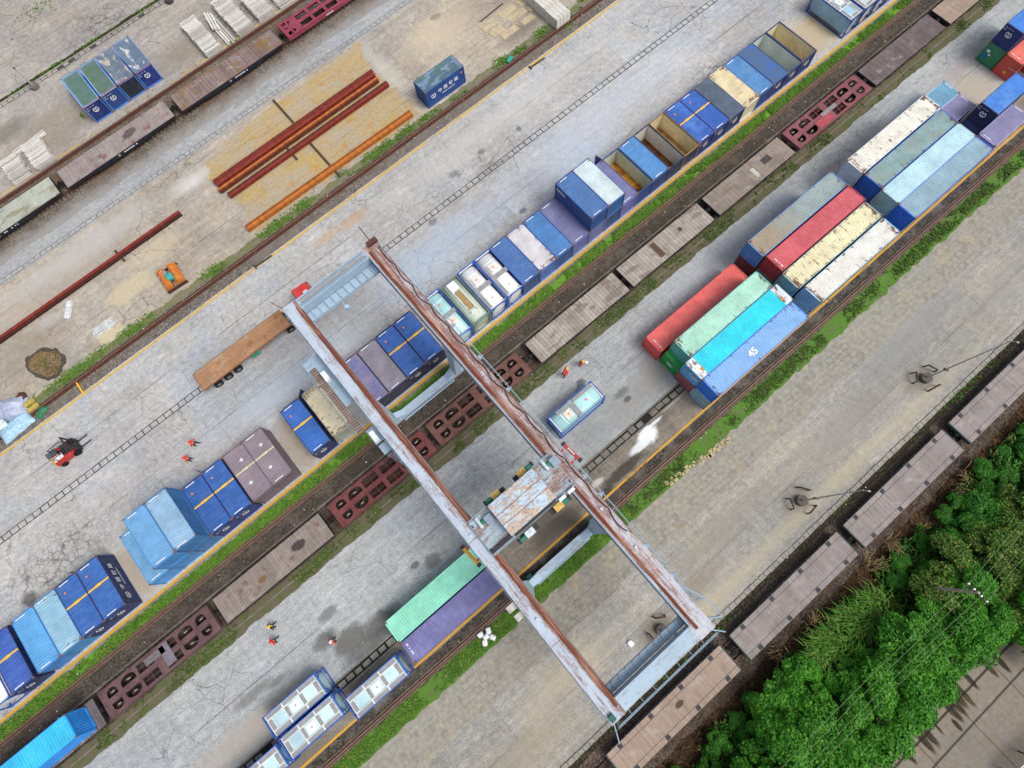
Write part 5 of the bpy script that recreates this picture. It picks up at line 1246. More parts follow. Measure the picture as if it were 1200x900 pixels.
def grass_base(name, y0, y1, z, a, b, dirt, j=.2, seed=0, thr=(.42,.56)):
    g = NM('turf_'+name, .95, .1, world=True)
    c = g.mix(g.mr(g.noise(g.P, 3.0, 5, .7), .3, .7), lin(a), lin(b))
    c = g.mix(g.mr(g.noise(g.P, .8, 6, .7), thr[0], thr[1]+.12, 0, .85), c, lin(dirt))
    g.bump(g.noise(g.P, 6, 4), .06, .6)
    return strip('turf', y0, y1, z, g.out(c), j, j, seed=seed, fq=.7, step=.3)
def grass_strip(y0, y1, dens, mat, seed, fn, hgt=(.10,.24), x0=-62, x1=100):
    r_ = random.Random(seed); pts = []
    n = int((x1-x0)*(y1-y0)*dens)
    for _ in range(n):
        x, y = r_.uniform(x0,x1), r_.uniform(y0,y1); v = fn(x, y)
        if r_.random() < v: pts.append((x, y, .55+.75*v*r_.uniform(.6,1.2)))
    return blades(pts, mat, 'grass', 'stuff', hgt, 6, seed=seed)
ns = lambda x, y, f, o=0: .5+.5*mnoise.fractal((x*f+o, y*f, o*.7), .9, 2.0, 4)
sm = lambda v, a, b: max(0, min(1, (v-a)/(b-a)))
grass_base('upper', 19.95, 21.08, .024, '#548428', '#6c9c36', '#6f6a4a', .12, 1, (.54,.68))
grass_strip(19.85, 21.18, 95, M_grass, 3, lambda x, y: sm(ns(x,y,.35,2), .20, .42)*(1-.5*abs((y-20.5)/.65)**2)*(.75+.5*sm(ns(x,0,.05,9),.4,.6)))
grass_base('lower', 12.75, 14.3, .028, '#4a5a30', '#566a3a', '#6b6052', .2, 2, (.30,.42))
grass_strip(12.8, 14.25, 42, M_grassd, 4, lambda x, y: sm(ns(x,y,.45,5), .42, .62)*(1-.5*abs((y-13.5)/.75)**2), (.06,.15))
grass_base('south', -4.15, -2.45, .024, '#4a7029', '#5d8536', '#6b6350', .3, 3, (.47,.6))
grass_strip(-4.05, -2.5, 85, M_grass, 5, lambda x, y: sm(ns(x,y,.4,8), .22, .46)*(1-.55*abs((y+3.25)/.8)**2)*.9, x1=9)
grass_strip(-3.95, -2.55, 60, M_grassd, 15, lambda x, y: sm(ns(x,y,.4,8), .34, .56)*(1-.55*abs((y+3.2)/.75)**2)*.85, x0=9)
grass_base('north', 48.15, 49.0, .02, '#5d6a3c', '#6b7a44', '#83786a', .3, 4, (.34,.46))
def north(x, y):
    v = sm(ns(x,y,.3,12), .55, .66)*.8
    for cx, s in ((-28,3.5),(-9,1.2),(0,2.6),(4,1.5),(14.5,1.0),(20,1.2),(35.5,1.2),(42,1),(46,1),(-20,2.5)): v = max(v, math.exp(-((x-cx)/s)**2))
    return v*(1-.8*abs((y-48.6)/.9)**2)*.9
grass_strip(47.9, 49.5, 60, M_grass, 6, north)
grass_strip(88.75, 89.4, 20, M_grass, 7, lambda x, y: sm(ns(x,y,.25,3), .5, .62)*.7, x0=-45, x1=40)
grass_strip(-17.1, -16.3, 16, M_grass, 8, lambda x, y: max(sm(ns(x,y,.3,6), .56, .66)*.6, math.exp(-((x-43.5)/2.2)**2)), x0=-20, x1=70)
grass_strip(14.3, 19.3, 5, M_grassd, 9, lambda x, y: sm(ns(x,y,.5,6), .6, .7)*.35, (.1,.2))
pts = [(-6+rnd.gauss(0,1.5), 99.9+rnd.gauss(0,.6), rnd.uniform(.6,1.2)) for _ in range(60)]
blades(pts, M_grass, 'grass', 'stuff', seed=20)
for (x, y, n, sx) in ((-10.3,79.3,14,.35),(11.4,75.6,14,.35),(46.3,47.6,22,.5),(45.2,46.9,16,.5),(-30.3,52.0,14,.35),(-10.5,49.0,10,.3)):
    blades([(x+rnd.gauss(0,sx), y+rnd.gauss(0,sx), rnd.uniform(.7,1.3)) for _ in range(n)], M_grass, 'grass', 'stuff', seed=int(x*7)+90)

# trees: trunk, limbs and a crown of leaf clumps
def me_crown(seed, rad, ht, n, leaf, flat=.6):
    r_ = random.Random(seed); lobes = []
    for k in range(20):
        a = r_.uniform(0, 6.283); d = rad*.84*math.sqrt(r_.random()); e = 1-(d/rad)**2
        lobes.append((math.cos(a)*d, math.sin(a)*d, ht*(.45+.42*e)+r_.uniform(-.35,.25), rad*r_.uniform(.24,.42)))
    vs = []; fs = []
    for _ in range(n):
        lx, ly, lz, lr = r_.choice(lobes)
        u = r_.uniform(-.35,1); a = r_.uniform(0,6.283); s = math.sqrt(max(0,1-u*u)); q = lr*(r_.random()**.25)*r_.uniform(.85,1.12)
        p = Vector((lx+math.cos(a)*s*q, ly+math.sin(a)*s*q, lz+u*q*flat))
        nrm = Vector((math.cos(a)*s, math.sin(a)*s, u+.6)).normalized(); nrm = (nrm + Vector((r_.gauss(0,.45), r_.gauss(0,.45), r_.gauss(0,.3)))).normalized()
        t1 = nrm.orthogonal().normalized(); t1 = (Matrix.Rotation(r_.uniform(0,6.283), 3, nrm) @ t1); t2 = nrm.cross(t1)
        l = leaf*r_.uniform(.6,1.45); w = l*.66; i = len(vs)
        vs += [p-t1*l*.5, p+t2*w*.5-nrm*.04, p+t1*l*.5-nrm*.10*l, p-t2*w*.5-nrm*.04]
        fs.append((i, i+1, i+2, i+3))
    me = bpy.data.meshes.new('crown'); me.from_pydata([tuple(v) for v in vs], [], fs); return me
def me_trunk(seed, ht, r0):
    r_ = random.Random(seed); m = MB()
    m.tube([(0,0,-.1),(.08,.05,ht*.35),(.02,.1,ht*.75)], [r0, r0*.75, r0*.35], 7)
    for k in range(6):
        a = k*1.05+r_.uniform(-.3,.3); z = ht*r_.uniform(.3,.55); d = ht*r_.uniform(.25,.4)
        m.tube([(.05,.05,z),(math.cos(a)*d*.5,math.sin(a)*d*.5,z+ht*.13),(math.cos(a)*d,math.sin(a)*d,z+ht*.28)], [r0*.45,r0*.3,r0*.1], 5)
    return m.mesh('trunk')
KIND = {'broad': (3.0, 5.6, 8200, .285, M_leaf[0]), 'small': (1.9, 3.6, 3800, .27, M_leaf[0]), 'dark': (2.1, 3.2, 4400, .26, M_leaf[1]), 'olive': (2.4, 4.0, 4400, .25, M_leaf[2])}
LBL = {'broad': 'large bright green broadleaf tree', 'small': 'small bright green broadleaf tree', 'dark': 'deep green bushy tree', 'olive': 'yellowish olive green thin leaved tree'}
def tree(kind, x, y, s, rot, v, label, grp):
    rad, ht, n, lf, mt = KIND[kind]
    t = thing('tree', label, 'tree', (x,y,0), rot, grp); t.scale = (s,s,s)
    part('trunk', cached(('tk',kind,v), lambda: me_trunk(v+5, ht, .16)), M_bark, t); part('crown', cached(('cw',kind,v), lambda: me_crown(v*13+len(kind), rad, ht, n, lf)), mt, t)
r_ = random.Random(5); placed = [(13+k*1.1, -24.0) for k in range(9)]+[(13+k*1.1, -25.2) for k in range(9)]
def zone(kind, n, xr, yr, sr, where, mind):
    c = 0; tries = 0
    while c < n and tries < 4000:
        tries += 1; x, y = r_.uniform(*xr), r_.uniform(*yr)
        if any(math.hypot(x-a, y-b) < mind for a, b in placed): continue
        if kind == 'broad' and math.hypot(x-24.9, y+25.9) < 3.2: continue
        placed.append((x,y)); tree(kind, x, y, r_.uniform(*sr), r_.uniform(0,6.28), c % 3, LBL[kind]+' '+where, 'trees in the thicket'); c += 1
zone('dark', 22, (-6,58), (-24.6,-22.9), (.35,.6), 'low in the front row beside the wagons', 1.3)
zone('broad', 18, (0,21), (-30.3,-25.3), (.85,1.1), 'in the dense lower thicket by the concrete road', 2.5)
zone('small', 12, (2,16), (-27.5,-23.8), (.75,1.05), 'in the front row behind the brown flat wagon', 1.5)
zone('broad', 10, (19,28), (-30.9,-26.5), (.7,.95), 'in the middle of the thicket under the wires', 2.5)
zone('olive', 12, (24,40), (-32.0,-25.0), (.75,1.05), 'right of the utility pole', 2.1)
zone('dark', 26, (24,56), (-28.5,-23.7), (.6,.95), 'in the row behind the mauve grey wagons', 1.9)
zone('broad', 22, (29,62), (-36,-26.5), (.75,1.05), 'near the right edge of the thicket', 2.6)
zone('small', 14, (-16,3), (-36,-25), (.8,1.1), 'in the thicket at the bottom edge', 1.9)
strip('undergrowth_ground', -33.5, -23.6, .03, gravel('green_litter', ['#24401a', '#355a22', '#3f6a28'], 4.0, '#2c4a1c', '#4a4a2c', .3), .5, .6, seed=61, fq=.6)
# low undergrowth, tall reeds and dry plumes
r2 = random.Random(77)
pts = [(r2.uniform(-20,70), r2.uniform(-33.2,-22.6), r2.uniform(.7,1.5)) for _ in range(9000)]
blades([p for p in pts if ns(p[0],p[1],.25,4) > .30 + (.16 if p[1] > -23.6 else 0)], leaf_mat('undergrowth', '#2f6e1c', '#58962f', '#285a18', '#7f7a3c'), 'undergrowth', 'stuff', (.4,.9), 6, .8, .07, 71)
def me_reed(seed, n, h, w, lean):
    q = random.Random(seed); vs = []; fs = []
    for _ in range(n):
        a = q.gauss(2.4,.75); x, y = q.gauss(0,.35), q.gauss(0,.35); hh = h*q.uniform(.6,1.1); s = lean*hh*q.uniform(.4,1.1); dx, dy = math.cos(a), math.sin(a)
        i = len(vs)
        for t_, zz, wf in ((0,0,1),(.3,.6,1),(.7,.95,.8),(1,.8,.1)):
            vs += [(x+dx*s*t_-dy*w*wf, y+dy*s*t_+dx*w*wf, hh*zz), (x+dx*s*t_+dy*w*wf, y+dy*s*t_-dx*w*wf, hh*zz)]
        for k in range(3): fs.append((i+2*k, i+2*k+1, i+2*k+3, i+2*k+2))
    me = bpy.data.meshes.new('reed_leaves'); me.from_pydata(vs, [], fs); return me
M_reed = leaf_mat('reed', '#5b9634', '#92bf5a', '#4b8a2c', '#a2ab62'); M_dry = leaf_mat('dry_plume', '#a08658', '#c9b384', '#7c6440')
for k in range(16):
    x, y = 13.0+k%8*1.15+r2.uniform(-.5,.5), -23.6-(k//8)*1.2+r2.uniform(-.5,.4)
    t = thing('reed_clump', 'clump of tall pale green reeds leaning over behind the wagons', 'reeds', (x,y,0), r2.uniform(0,6.28), 'reeds behind the wagons'); part('leaves', cached(('rd',k%3), lambda: me_reed(k, 80, 2.4, .03, .9)), M_reed, t); t.rotation_euler = (0,0,r2.uniform(-.4,.4))
for k, (x, y, lb) in enumerate(((36.8,-22.6,'dry straw coloured plume beside the wagons, the largest one'),(35.2,-22.9,'dry straw plume just left of the largest one'),(26.0,-21.7,'dry straw plume opposite the gap between two wagons'),(23.2,-21.9,'dry brown straw tuft below the wagon gap'),(15.1,-22.2,'spiky dry plume below the middle of a wagon'),(10.6,-22.0,'spiky dry plume near the brown flat wagon'),(49.5,-22.4,'dry straw plume near the right edge'),(46.8,-22.8,'small dry tuft near the right edge'))):
    t = thing('dry_grass_tuft', lb, 'dry grass', (x,y,0), k*1.3, 'dry plumes along the wagons'); part('leaves', cached(('dr',k%2), lambda: me_reed(50+k, 34, 1.5, .03, .9)), M_dry, t)
# brush litter on the brown bank
r3 = random.Random(9); m = MB()
for _ in range(700):
    x, y, a, l = r3.uniform(-20,62), r3.uniform(-24,-20.7), r3.uniform(0,3.14), r3.uniform(.3,1.3); m.tube([(x,y,.05),(x+math.cos(a)*l,y+math.sin(a)*l,.08+r3.uniform(0,.2))], r3.uniform(.012,.03), 4, False)
tag(m.build('brushwood', plain('twigs', '#6a5238', .95)), kind='stuff')

# ------------------------------------------------------------------ people
def skin_mesh(nodes, edges, radii, root=0, sub=1):
    me = bpy.data.meshes.new('s'); me.from_pydata(nodes, edges, []); o = bpy.data.objects.new('s', me); COL.objects.link(o)
    md = o.modifiers.new('k', 'SKIN'); md.use_smooth_shade = True
    for i, v in enumerate(me.skin_vertices[0].data):
        r_ = radii[i]; v.radius = r_ if isinstance(r_, tuple) else (r_, r_); v.use_root = (i == root)
    if sub: sd = o.modifiers.new('u', 'SUBSURF'); sd.levels = sub
    bpy.context.view_layer.update(); out = bpy.data.meshes.new_from_object(o.evaluated_get(bpy.context.evaluated_depsgraph_get())); bpy.data.objects.remove(o); out.materials.clear(); return out
M_skin = plain('skin', '#a9775a', .6, .3, .1); M_helmY = plain('helmet_yellow', '#f2c418', .35, .5, .05); M_helmR = plain('helmet_red', '#e0281e', .35, .5, .05); M_helmW = plain('helmet_white', '#e8e8e6', .35, .5, .05)
M_hiv = plain('hi_vis_orange', '#f0521c', .7, .2, .1); M_hivr = plain('hi_vis_red', '#e2351c', .7, .2, .1); M_vesty = plain('vest_yellow', '#e6d81e', .7, .2, .1); M_refl = plain('reflective', '#d8dad2', .4)
M_trou = plain('trousers_dark', '#22242e', .9); M_boot = plain('boots', '#1c1916', .8)
def person(x, y, face, label, jacket, helmet, stride=.2, arms=((.15,.1),(-.15,.1)), bend=0.0, reach=None, bag=None, vest=None, trousers=None):
    """standing or walking worker about 1.7 m tall; local +x is where the body faces"""
    t = thing('person', label, 'person', (x, y, .018), face, None)
    cb, sb = math.cos(bend), math.sin(bend)
    T = lambda f, l, z: (f + (z-.92)*sb, l, .92+(z-.92)*cb)      # upper body tips forward about the hips
    n = [(0,0,.92)]; r_ = [(.13,.16)]; e = []
    def add(p, par, rad): n.append(p); r_.append(rad); e.append((par, len(n)-1)); return len(n)-1
    sp_ = add(T(0,0,1.12), 0, (.115,.145)); ch = add(T(0,0,1.32), sp_, (.12,.175)); nk = add(T(.01,0,1.46), ch, (.055,.055)); hd = add(T(.03,0,1.56), nk, (.085,.075)); tp = add(T(.02,0,1.66), hd, (.08,.07))
    add(T(.125,0,1.555), hd, .018)
    for s in (-1,1): add(T(.02,s*.085,1.555), hd, .016)
    hands = []; arm_pts = []
    for s, (fw, out_) in zip((1,-1), arms):
        sh = add(T(0,s*.20,1.38), ch, .062)
        if reach and s == reach[0]: el = reach[1]; wr = reach[2]
        else: el = T(fw*.5,s*(.26+out_),1.12); wr = T(fw,s*(.25+out_*1.2),.90)
        a1 = add(el, sh, .047); a2 = add(wr, a1, .032)
        d = (Vector(wr)-Vector(el)).normalized(); pm = Vector(wr)+d*.06; a3 = add(tuple(pm), a2, (.022,.038)); side = d.cross(Vector((1,0,0.01))).normalized() if abs(d.x) < .9 else Vector((0,1,0))
        for k in range(4):
            b = pm+side*(.027*(1.5-k))/1.0; l = (.07,.078,.074,.06)[k]; f1 = add(tuple(b+d*(.03+l*.5)), a3, .0085); add(tuple(b+d*(.03+l)+Vector((.015,0,-.012))), f1, .0075)
        th = add(tuple(pm+side*.045+d*.01), a3, .010); add(tuple(pm+side*.06+d*.05), th, .008)
        arm_pts.append((T(0,s*.20,1.38), el, wr))
    legs = []
    for s in (1,-1):
        st = stride*s
        hp = add((0,s*.10,.86), 0, .085); kn = add((st*.5+.03,s*.105,.48), hp, .06); an = add((st,s*.11,.09), kn, .042); add((st+.15,s*.115,.045), an, .038)
        legs.append(((0,s*.10,.88),(st*.5+.03,s*.105,.48),(st,s*.11,.12)))
    part('body', skin_mesh(n, e, r_), M_skin, t)
    # jacket, trousers, boots
    jn = [T(0,0,.84),T(0,0,1.10),T(0,0,1.32),T(.005,0,1.44)]; je = [(0,1),(1,2),(2,3)]; jr = [(.155,.185),(.145,.175),(.145,.205),(.075,.085)]
    for a_ in arm_pts:
        i = len(jn); q = Vector(a_[1])*.12+Vector(a_[2])*.88; jn += [a_[0], a_[1], tuple(q)]; je += [(2,i),(i,i+1),(i+1,i+2)]; jr += [.085,.064,.05]
    part('jacket', skin_mesh(jn, je, jr, 1), jacket, t)
    tn_ = [(0,0,.93)]; te = []; trr = [(.145,.175)]
    for l_ in legs:
        i = len(tn_); tn_ += list(l_); te += [(0,i),(i,i+1),(i+1,i+2)]; trr += [.10,.077,.062]
    part('trousers', skin_mesh(tn_, te, trr, 0), trousers or M_trou, t)
    for s, l_ in zip((1,-1), legs):
        ax = l_[2][0]; part('boot', skin_mesh([(ax,s*.11,.16),(ax,s*.11,.055),(ax+.17,s*.115,.05)], [(0,1),(1,2)], [.055,.055,.05], 1), M_boot, t)
    hm = MB(); hm.sm = True; k = 14; ringv = []
    c = Vector(T(.025,0,1.60)); up = Vector((sb,0,cb)); fx = Vector((cb,0,-sb)); fy = Vector((0,1,0))
    st_ = [(.155,0),(.15,.03),(.125,.085),(.075,.125),(.005,.14)]
    for rr, zz in st_:
        for j in range(k):
            a_ = 2*math.pi*j/k; ex = 1.12 if math.cos(a_) > 0 and zz == 0 else 1.0
            ringv.append(tuple(c+fx*(rr*1.12*ex*math.cos(a_))+fy*(rr*.95*math.sin(a_))+up*(zz+.03)))
    hm.add(ringv, [(i*k+j, i*k+(j+1)%k, (i+1)*k+(j+1)%k, (i+1)*k+j) for i in range(len(st_)-1) for j in range(k)]); hm.build('helmet', helmet, t)
    if vest:
        part('vest', skin_mesh([T(0,0,.90),T(0,0,1.12),T(0,0,1.32),T(.005,0,1.42)], [(0,1),(1,2),(2,3)], [(.165,.195),(.155,.185),(.156,.205),(.08,.11)], 1), vest, t)
    for zz in (1.0, 1.16):
        rr = [(.172,.203),(.172,.203)]; part('reflective_band', skin_mesh([T(0,0,zz-.02),T(0,0,zz+.02)], [(0,1)], rr, 0, 2), M_refl, t)
    return t
person(-21.55, 32.1, R(-25), 'worker in orange jacket and red helmet, upper of two by the blue containers', M_hiv, M_helmR, .26)
person(-22.9, 31.05, R(-15), 'worker in orange jacket and red helmet, lower of two by the blue containers', M_hiv, M_helmR, .12)
person(-25.2, 11.3, R(20), 'worker in yellow vest and yellow helmet above the red jacketed one on the lane', M_trou, M_helmY, .2, vest=M_vesty)
person(-25.8, 10.05, R(15), 'worker in red jacket and orange helmet below the yellow vested one', M_hivr, M_helmR, .24)
person(-21.3, 6.3, R(30), 'worker in orange vest and white helmet by the wet patch', M_hiv, M_helmW, .16)
person(13.55, 11.85, R(15), 'worker in red jacket bending with one arm stretched out beside the aqua tank', M_hivr, M_helmY, .18, bend=R(48), reach=(1, (.62,.25,1.05), (.92,.28,.95)))
p = person(15.75, 11.6, R(-60), 'worker in red jacket and yellow helmet holding a white sack on the lane', M_hivr, M_helmY, .1, bend=R(12), reach=(1, (.22,.24,1.08), (.40,.12,1.0)))
def blob(name, label, cat, x, y, z, sx, sy, sz, mat, seed=1, rot=0, n=(18,10), rough=.25, group=None):
    m = MB(); m.sm = True; a, b = n; vs = []
    for j in range(b+1):
        ph = math.pi*j/b
        for i in range(a):
            th = 2*math.pi*i/a; q = Vector((math.cos(th)*math.sin(ph), math.sin(th)*math.sin(ph), math.cos(ph)))
            k = 1+rough*mnoise.noise(q*1.9+Vector((seed*7.7,0,0)))+rough*.4*mnoise.noise(q*5+Vector((seed*3.3,9,0)))
            e = .55; v = [math.copysign(abs(c)**e, c)*k for c in q]; vs.append((v[0]*sx/2, v[1]*sy/2, max(v[2]*sz/2, -sz/2)+sz/2))
    m.add(vs, [(j*a+i, (j+1)*a+i, (j+1)*a+(i+1)%a, j*a+(i+1)%a) for j in range(b) for i in range(a)])
    o = m.build(name, mat, None, (x,y,z), rot); return tag(o, label, cat, group)
blob('sack', 'white sack held by the worker with the yellow helmet', 'sack', 16.15, 11.22, .72, .42, .34, .46, plain('sack_white', '#e9e6ec', .9), 3)

# ------------------------------------------------------------------ truck, forklift
tk = thing('flatbed_truck', 'red tractor truck with a long empty brown plank flatbed under the gantry corner', 'truck', (-9.3, 37.15, .016))
M_red = paint('truck_red', '#cf3230', .05, .1, gloss=.35); M_tyre = plain('tyre', '#1d1d1e', .9); M_chas = plain('chassis', '#3a3c40', .8)
M_bed = planks('truck_bed', '#a27a5a', '#b28c6c', .16, 1, .012, '#7a5238', .35, None, '#8a5c3c')
m = MB(); m.box(-8.0,3.55,-1.15,1.15,1.42,1.52); m.build('flatbed', M_bed, tk)
m = MB(); m.box(-8.0,3.55,1.15,1.2,1.36,1.55); m.box(-8.0,3.55,-1.2,-1.15,1.36,1.55); m.box(-8.05,-8.0,-1.2,1.2,1.3,1.55); m.box(3.55,3.6,-1.2,1.2,1.36,1.6); m.build('bed_rim', plain('bed_rim', '#8f6244', .8), tk)
m = MB(); m.box(-7.6,2.9,-.55,-.4,1.0,1.41); m.box(-7.6,2.9,.4,.55,1.0,1.41); m.box(3.0,7.6,-.5,-.36,.85,1.1); m.box(3.0,7.6,.36,.5,.85,1.1); m.build('chassis', M_chas, tk)
def me_tyre(): return cached('tyre', lambda: MB().cyl((0,0,0), .50, .30, 'y', 22).mesh('wheel'))
def me_hub(): return cached('hub', lambda: MB().cyl((0,0,0), .26, .32, 'y', 14).mesh('rim'))
for xx in (-6.6,-5.3,-4.0,3.2,4.5,7.2):
    for s in (-1,1):
        w_ = part('wheel', me_tyre(), M_tyre, tk, (xx, s*1.02, .50)); part('rim', me_hub(), plain('rim_grey','#6a6a68',.6), w_)
m = MB(); m.extr([(5.85,.75),(7.95,.75),(8.0,1.9),(7.75,2.85),(6.0,2.95),(5.85,2.6)], 'y', -1.2, 1.2); cab = m.build('cab', M_red, tk)
m = MB(); m.extr([(6.0,2.955),(7.0,2.90),(6.1,3.4)], 'y', -1.0, 1.0); m.build('roof_deflector', M_red, cab)
M_glass = plain('dark_glass', '#2a3844', .12, .6); m = MB(); m.quad((8.005,-1.05,1.85),(8.005,1.05,1.85),(7.79,1.0,2.72),(7.79,-1.0,2.72)); m.build('windscreen', M_glass, cab)
m = MB(); m.box(6.9,7.4,-.3,.3,2.91,2.98); m.build('roof_hatch', plain('hatch_glass', '#cfd9e0', .3), cab)
for s in (-1,1):
    m = MB(); m.quad((6.7,s*1.203,1.85),(7.75,s*1.203,1.85),(7.6,s*1.203,2.6),(6.7,s*1.203,2.6)); m.build('side_window', M_glass, cab); MB().box(7.75,7.95,s*1.25-.1,s*1.25+.1,1.9,2.5).build('mirror', M_dk, cab); MB().box(8.0,8.06,s*.8-.18,s*.8+.18,.95,1.15).build('headlight', M_refl, cab)
MB().box(7.9,8.15,-1.2,1.2,.5,.85).build('bumper', M_red, cab)
MB().cyl((5.2,-.85,.85),.3,.9,'x',12).build('fuel_tank', plain('tank_grey','#8a8f92',.5,.3,.2,3,.4), tk)
for k, c_ in enumerate(('#2f9a72','#2f9a72')): MB().box(-1.9+k*.55,-1.5+k*.55,-1.3,-1.08,.8,1.2).build('toolbox', plain('toolbox_green', c_, .6), tk)

fk = thing('forklift', 'large red and black forklift with yellow tail parked on the lane at left', 'forklift', (-32.75, 40.65, .016), R(4)); fk.scale = (.86,.86,.86)
M_fred = paint('forklift_red', '#b8302a', .12, .1, gloss=.4)
m = MB(); m.extr([(-1.75,.35),(.75,.35),(.75,1.15),(-.2,1.2),(-.9,1.45),(-1.6,1.4),(-1.8,.9)], 'y', -.95, .95); b = m.build('body', M_fred, fk)
m = MB(); m.extr([(-2.0,.45),(-1.76,.40),(-1.80,.9),(-1.62,1.35),(-1.95,1.1)], 'y', -.7, .95); m.build('counterweight', plain('tail_yellow', '#e0a81e', .5), fk)
m = MB(); m.box(-.95,.74,-.6,.93,1.16,1.24); m.build('floor_plate', M_dk, fk)
m = MB(); m.box(-1.5,-.3,-.75,.0,1.46,1.5); m.quad((-1.3,-.6,1.505),(-.5,-.6,1.505),(-.5,-.1,1.505),(-1.3,-.1,1.505)); m.build('engine_cover', plain('cover_white', '#e6e8ea', .5), fk)
m = MB()
for x in (-1.1,.6):
    for s in (-1,1): m.tube([(x,s*.75,1.1),(x-.05,s*.72,2.3)], .05, 6)
m.tube([(-1.15,.72,2.3),(.55,.72,2.3)], .05, 6); m.tube([(-1.15,-.72,2.3),(.55,-.72,2.3)], .05, 6)
for k in range(5): m.tube([(-.9+k*.33,-.72,2.3),(-.9+k*.33,.72,2.3)], .03, 5)
m.build('overhead_guard', M_dk, fk)
MB().box(-1.95,-.7,.15,.98,1.52,1.6).build('tail_cover', plain('slate_cover', '#4d5763', .6), fk)
MB().box(-.5,.05,-.3,.3,1.2,1.35).box(-.55,-.42,-.3,.3,1.35,1.85).build('seat', plain('seat_black','#1b1b1d',.8), fk)
for xx, rr in ((-1.25,.38),(.75,.48)):
    for s in (-1,1): o = part('wheel', cached(('fw',rr), lambda: MB().cyl((0,0,0), rr, .36, 'y', 20).mesh('wheel')), M_tyre, fk, (xx, s*.92, rr))
m = MB(); m.box(1.15,1.3,-.72,-.56,.15,2.9); m.box(1.15,1.3,.56,.72,.15,2.9); m.box(1.15,1.3,-.56,.56,2.7,2.85); m.box(1.17,1.28,-.56,.56,1.2,1.32); m.cyl((1.05,0,1.2),.09,2.0,'z',10); m.build('mast', M_dk, fk)
m = MB(); m.box(1.32,1.42,-.95,.95,.25,.4); m.box(1.32,1.42,-.95,.95,.75,.88)
for k in range(6): m.box(1.34,1.40,-.9+k*.34,-.84+k*.34,.4,1.5)
m.build('carriage', M_dk, fk)
for s in (-.48,.48): MB().extr([(1.43,.10),(2.75,.06),(2.75,.09),(1.53,.16),(1.53,.9),(1.43,.9)], 'y', s-.08, s+.08).build('fork', M_dk, fk)
MB().box(.2,.5,-1.0,-.8,1.16,1.3).build('headlight', plain('lamp_red','#e03a3a',.4), fk)

# ------------------------------------------------------------------ lamp posts, poles, wires
M_post = plain('post_concrete', '#aeada5', .8, .2, .15, 2); M_base = plain('lamp_base', '#5c5750', .9); M_guard = plain('guard_rust', '#4e3428', .85)
def lamp_post(x, y, label, rot=0, guards=True, base=M_base, h=12.0):
    t = thing('lamp_post', label, 'lamp post', (x,y,.01), rot, 'concrete lamp posts')
    MB().cyl((0,0,.28),.55,.56,'z',18).build('base', base, t)
    MB().tube([(0,0,.56),(0,0,h)], [.10,.04], 10).build('shaft', M_post, t)
    m = MB(); m.tube([(0,0,h*.98),(0,-.3,h+.1)], .025, 6); m.box(-.05,.05,-.5,-.28,h+.06,h+.14); m.build('lamp_head', M_post, t)
    m = MB(); m.box(-.08,.08,-.22,.22,h*.28,h*.28+.1); m.box(-.04,.04,-.26,.26,h*.28+.1,h*.28+.16); m.build('bracket', M_guard, t)
    if guards:
        for a in (0, 2.1, 4.2):
            c_, s_ = math.cos(a), math.sin(a); m = MB(); m.tube([(c_*1.25-s_*.55, s_*1.25+c_*.55, 0), (c_*1.2-s_*.5, s_*1.2+c_*.5, .75), (c_*1.2+s_*.5, s_*1.2-c_*.5, .75), (c_*1.25+s_*.55, s_*1.25-c_*.55, 0)], .085, 6); m.build('guard_rail', M_guard, t)
lamp_post(42.0, -13.26, 'tall concrete lamp post with brown guard rails at the far right of the road', .3)
lamp_post(22.84, -13.6, 'tall concrete lamp post with brown guard rails opposite the middle wagon', .6)
lamp_post(3.73, -13.4, 'concrete lamp post with guard rails under the corner of the gantry', 1.0, h=9.6)
lamp_post(-12.79, 87.7, 'lamp post on a round block by the mossy gutter at upper left', .2, False, plain('block_grey', '#6d6a68', .9))
lamp_post(8.36, 87.6, 'lamp post on a dark round block at the top edge', .4, False, plain('block_dark', '#47464a', .9))
up = thing('utility_pole', 'grey utility pole with a crossarm rising from the thicket', 'utility pole', (24.9,-25.9,0))
MB().tube([(0,0,0),(0,0,9.0)], [.17,.11], 10).build('pole', plain('pole_grey', '#a39a8c', .85), up)
m = MB(); m.box(-.06,.06,-1.0,1.0,8.55,8.68); m.build('crossarm', M_guard, up)
for k in (-.9,-.35,.35,.9): MB().cyl((0,k,8.8),.07,.24,'z',8).build('insulator', plain('insulator_white', '#e6e8ea', .3, .5), up)
M_wire = plain('wire_grey', '#7d8f68', .6)
for k in (-.9,-.35,.35,.9):
    for s in (-1,1):
        pts = [(24.9+s*32*i/14, -25.9+k, 8.9-1.1*(1-(2*i/14-1)**2)) for i in range(15)]
        tag(MB().tube(pts, .015, 5).build('overhead_wire', M_wire), 'thin overhead wire strung across the thicket from the utility pole', 'wire', 'overhead wires')

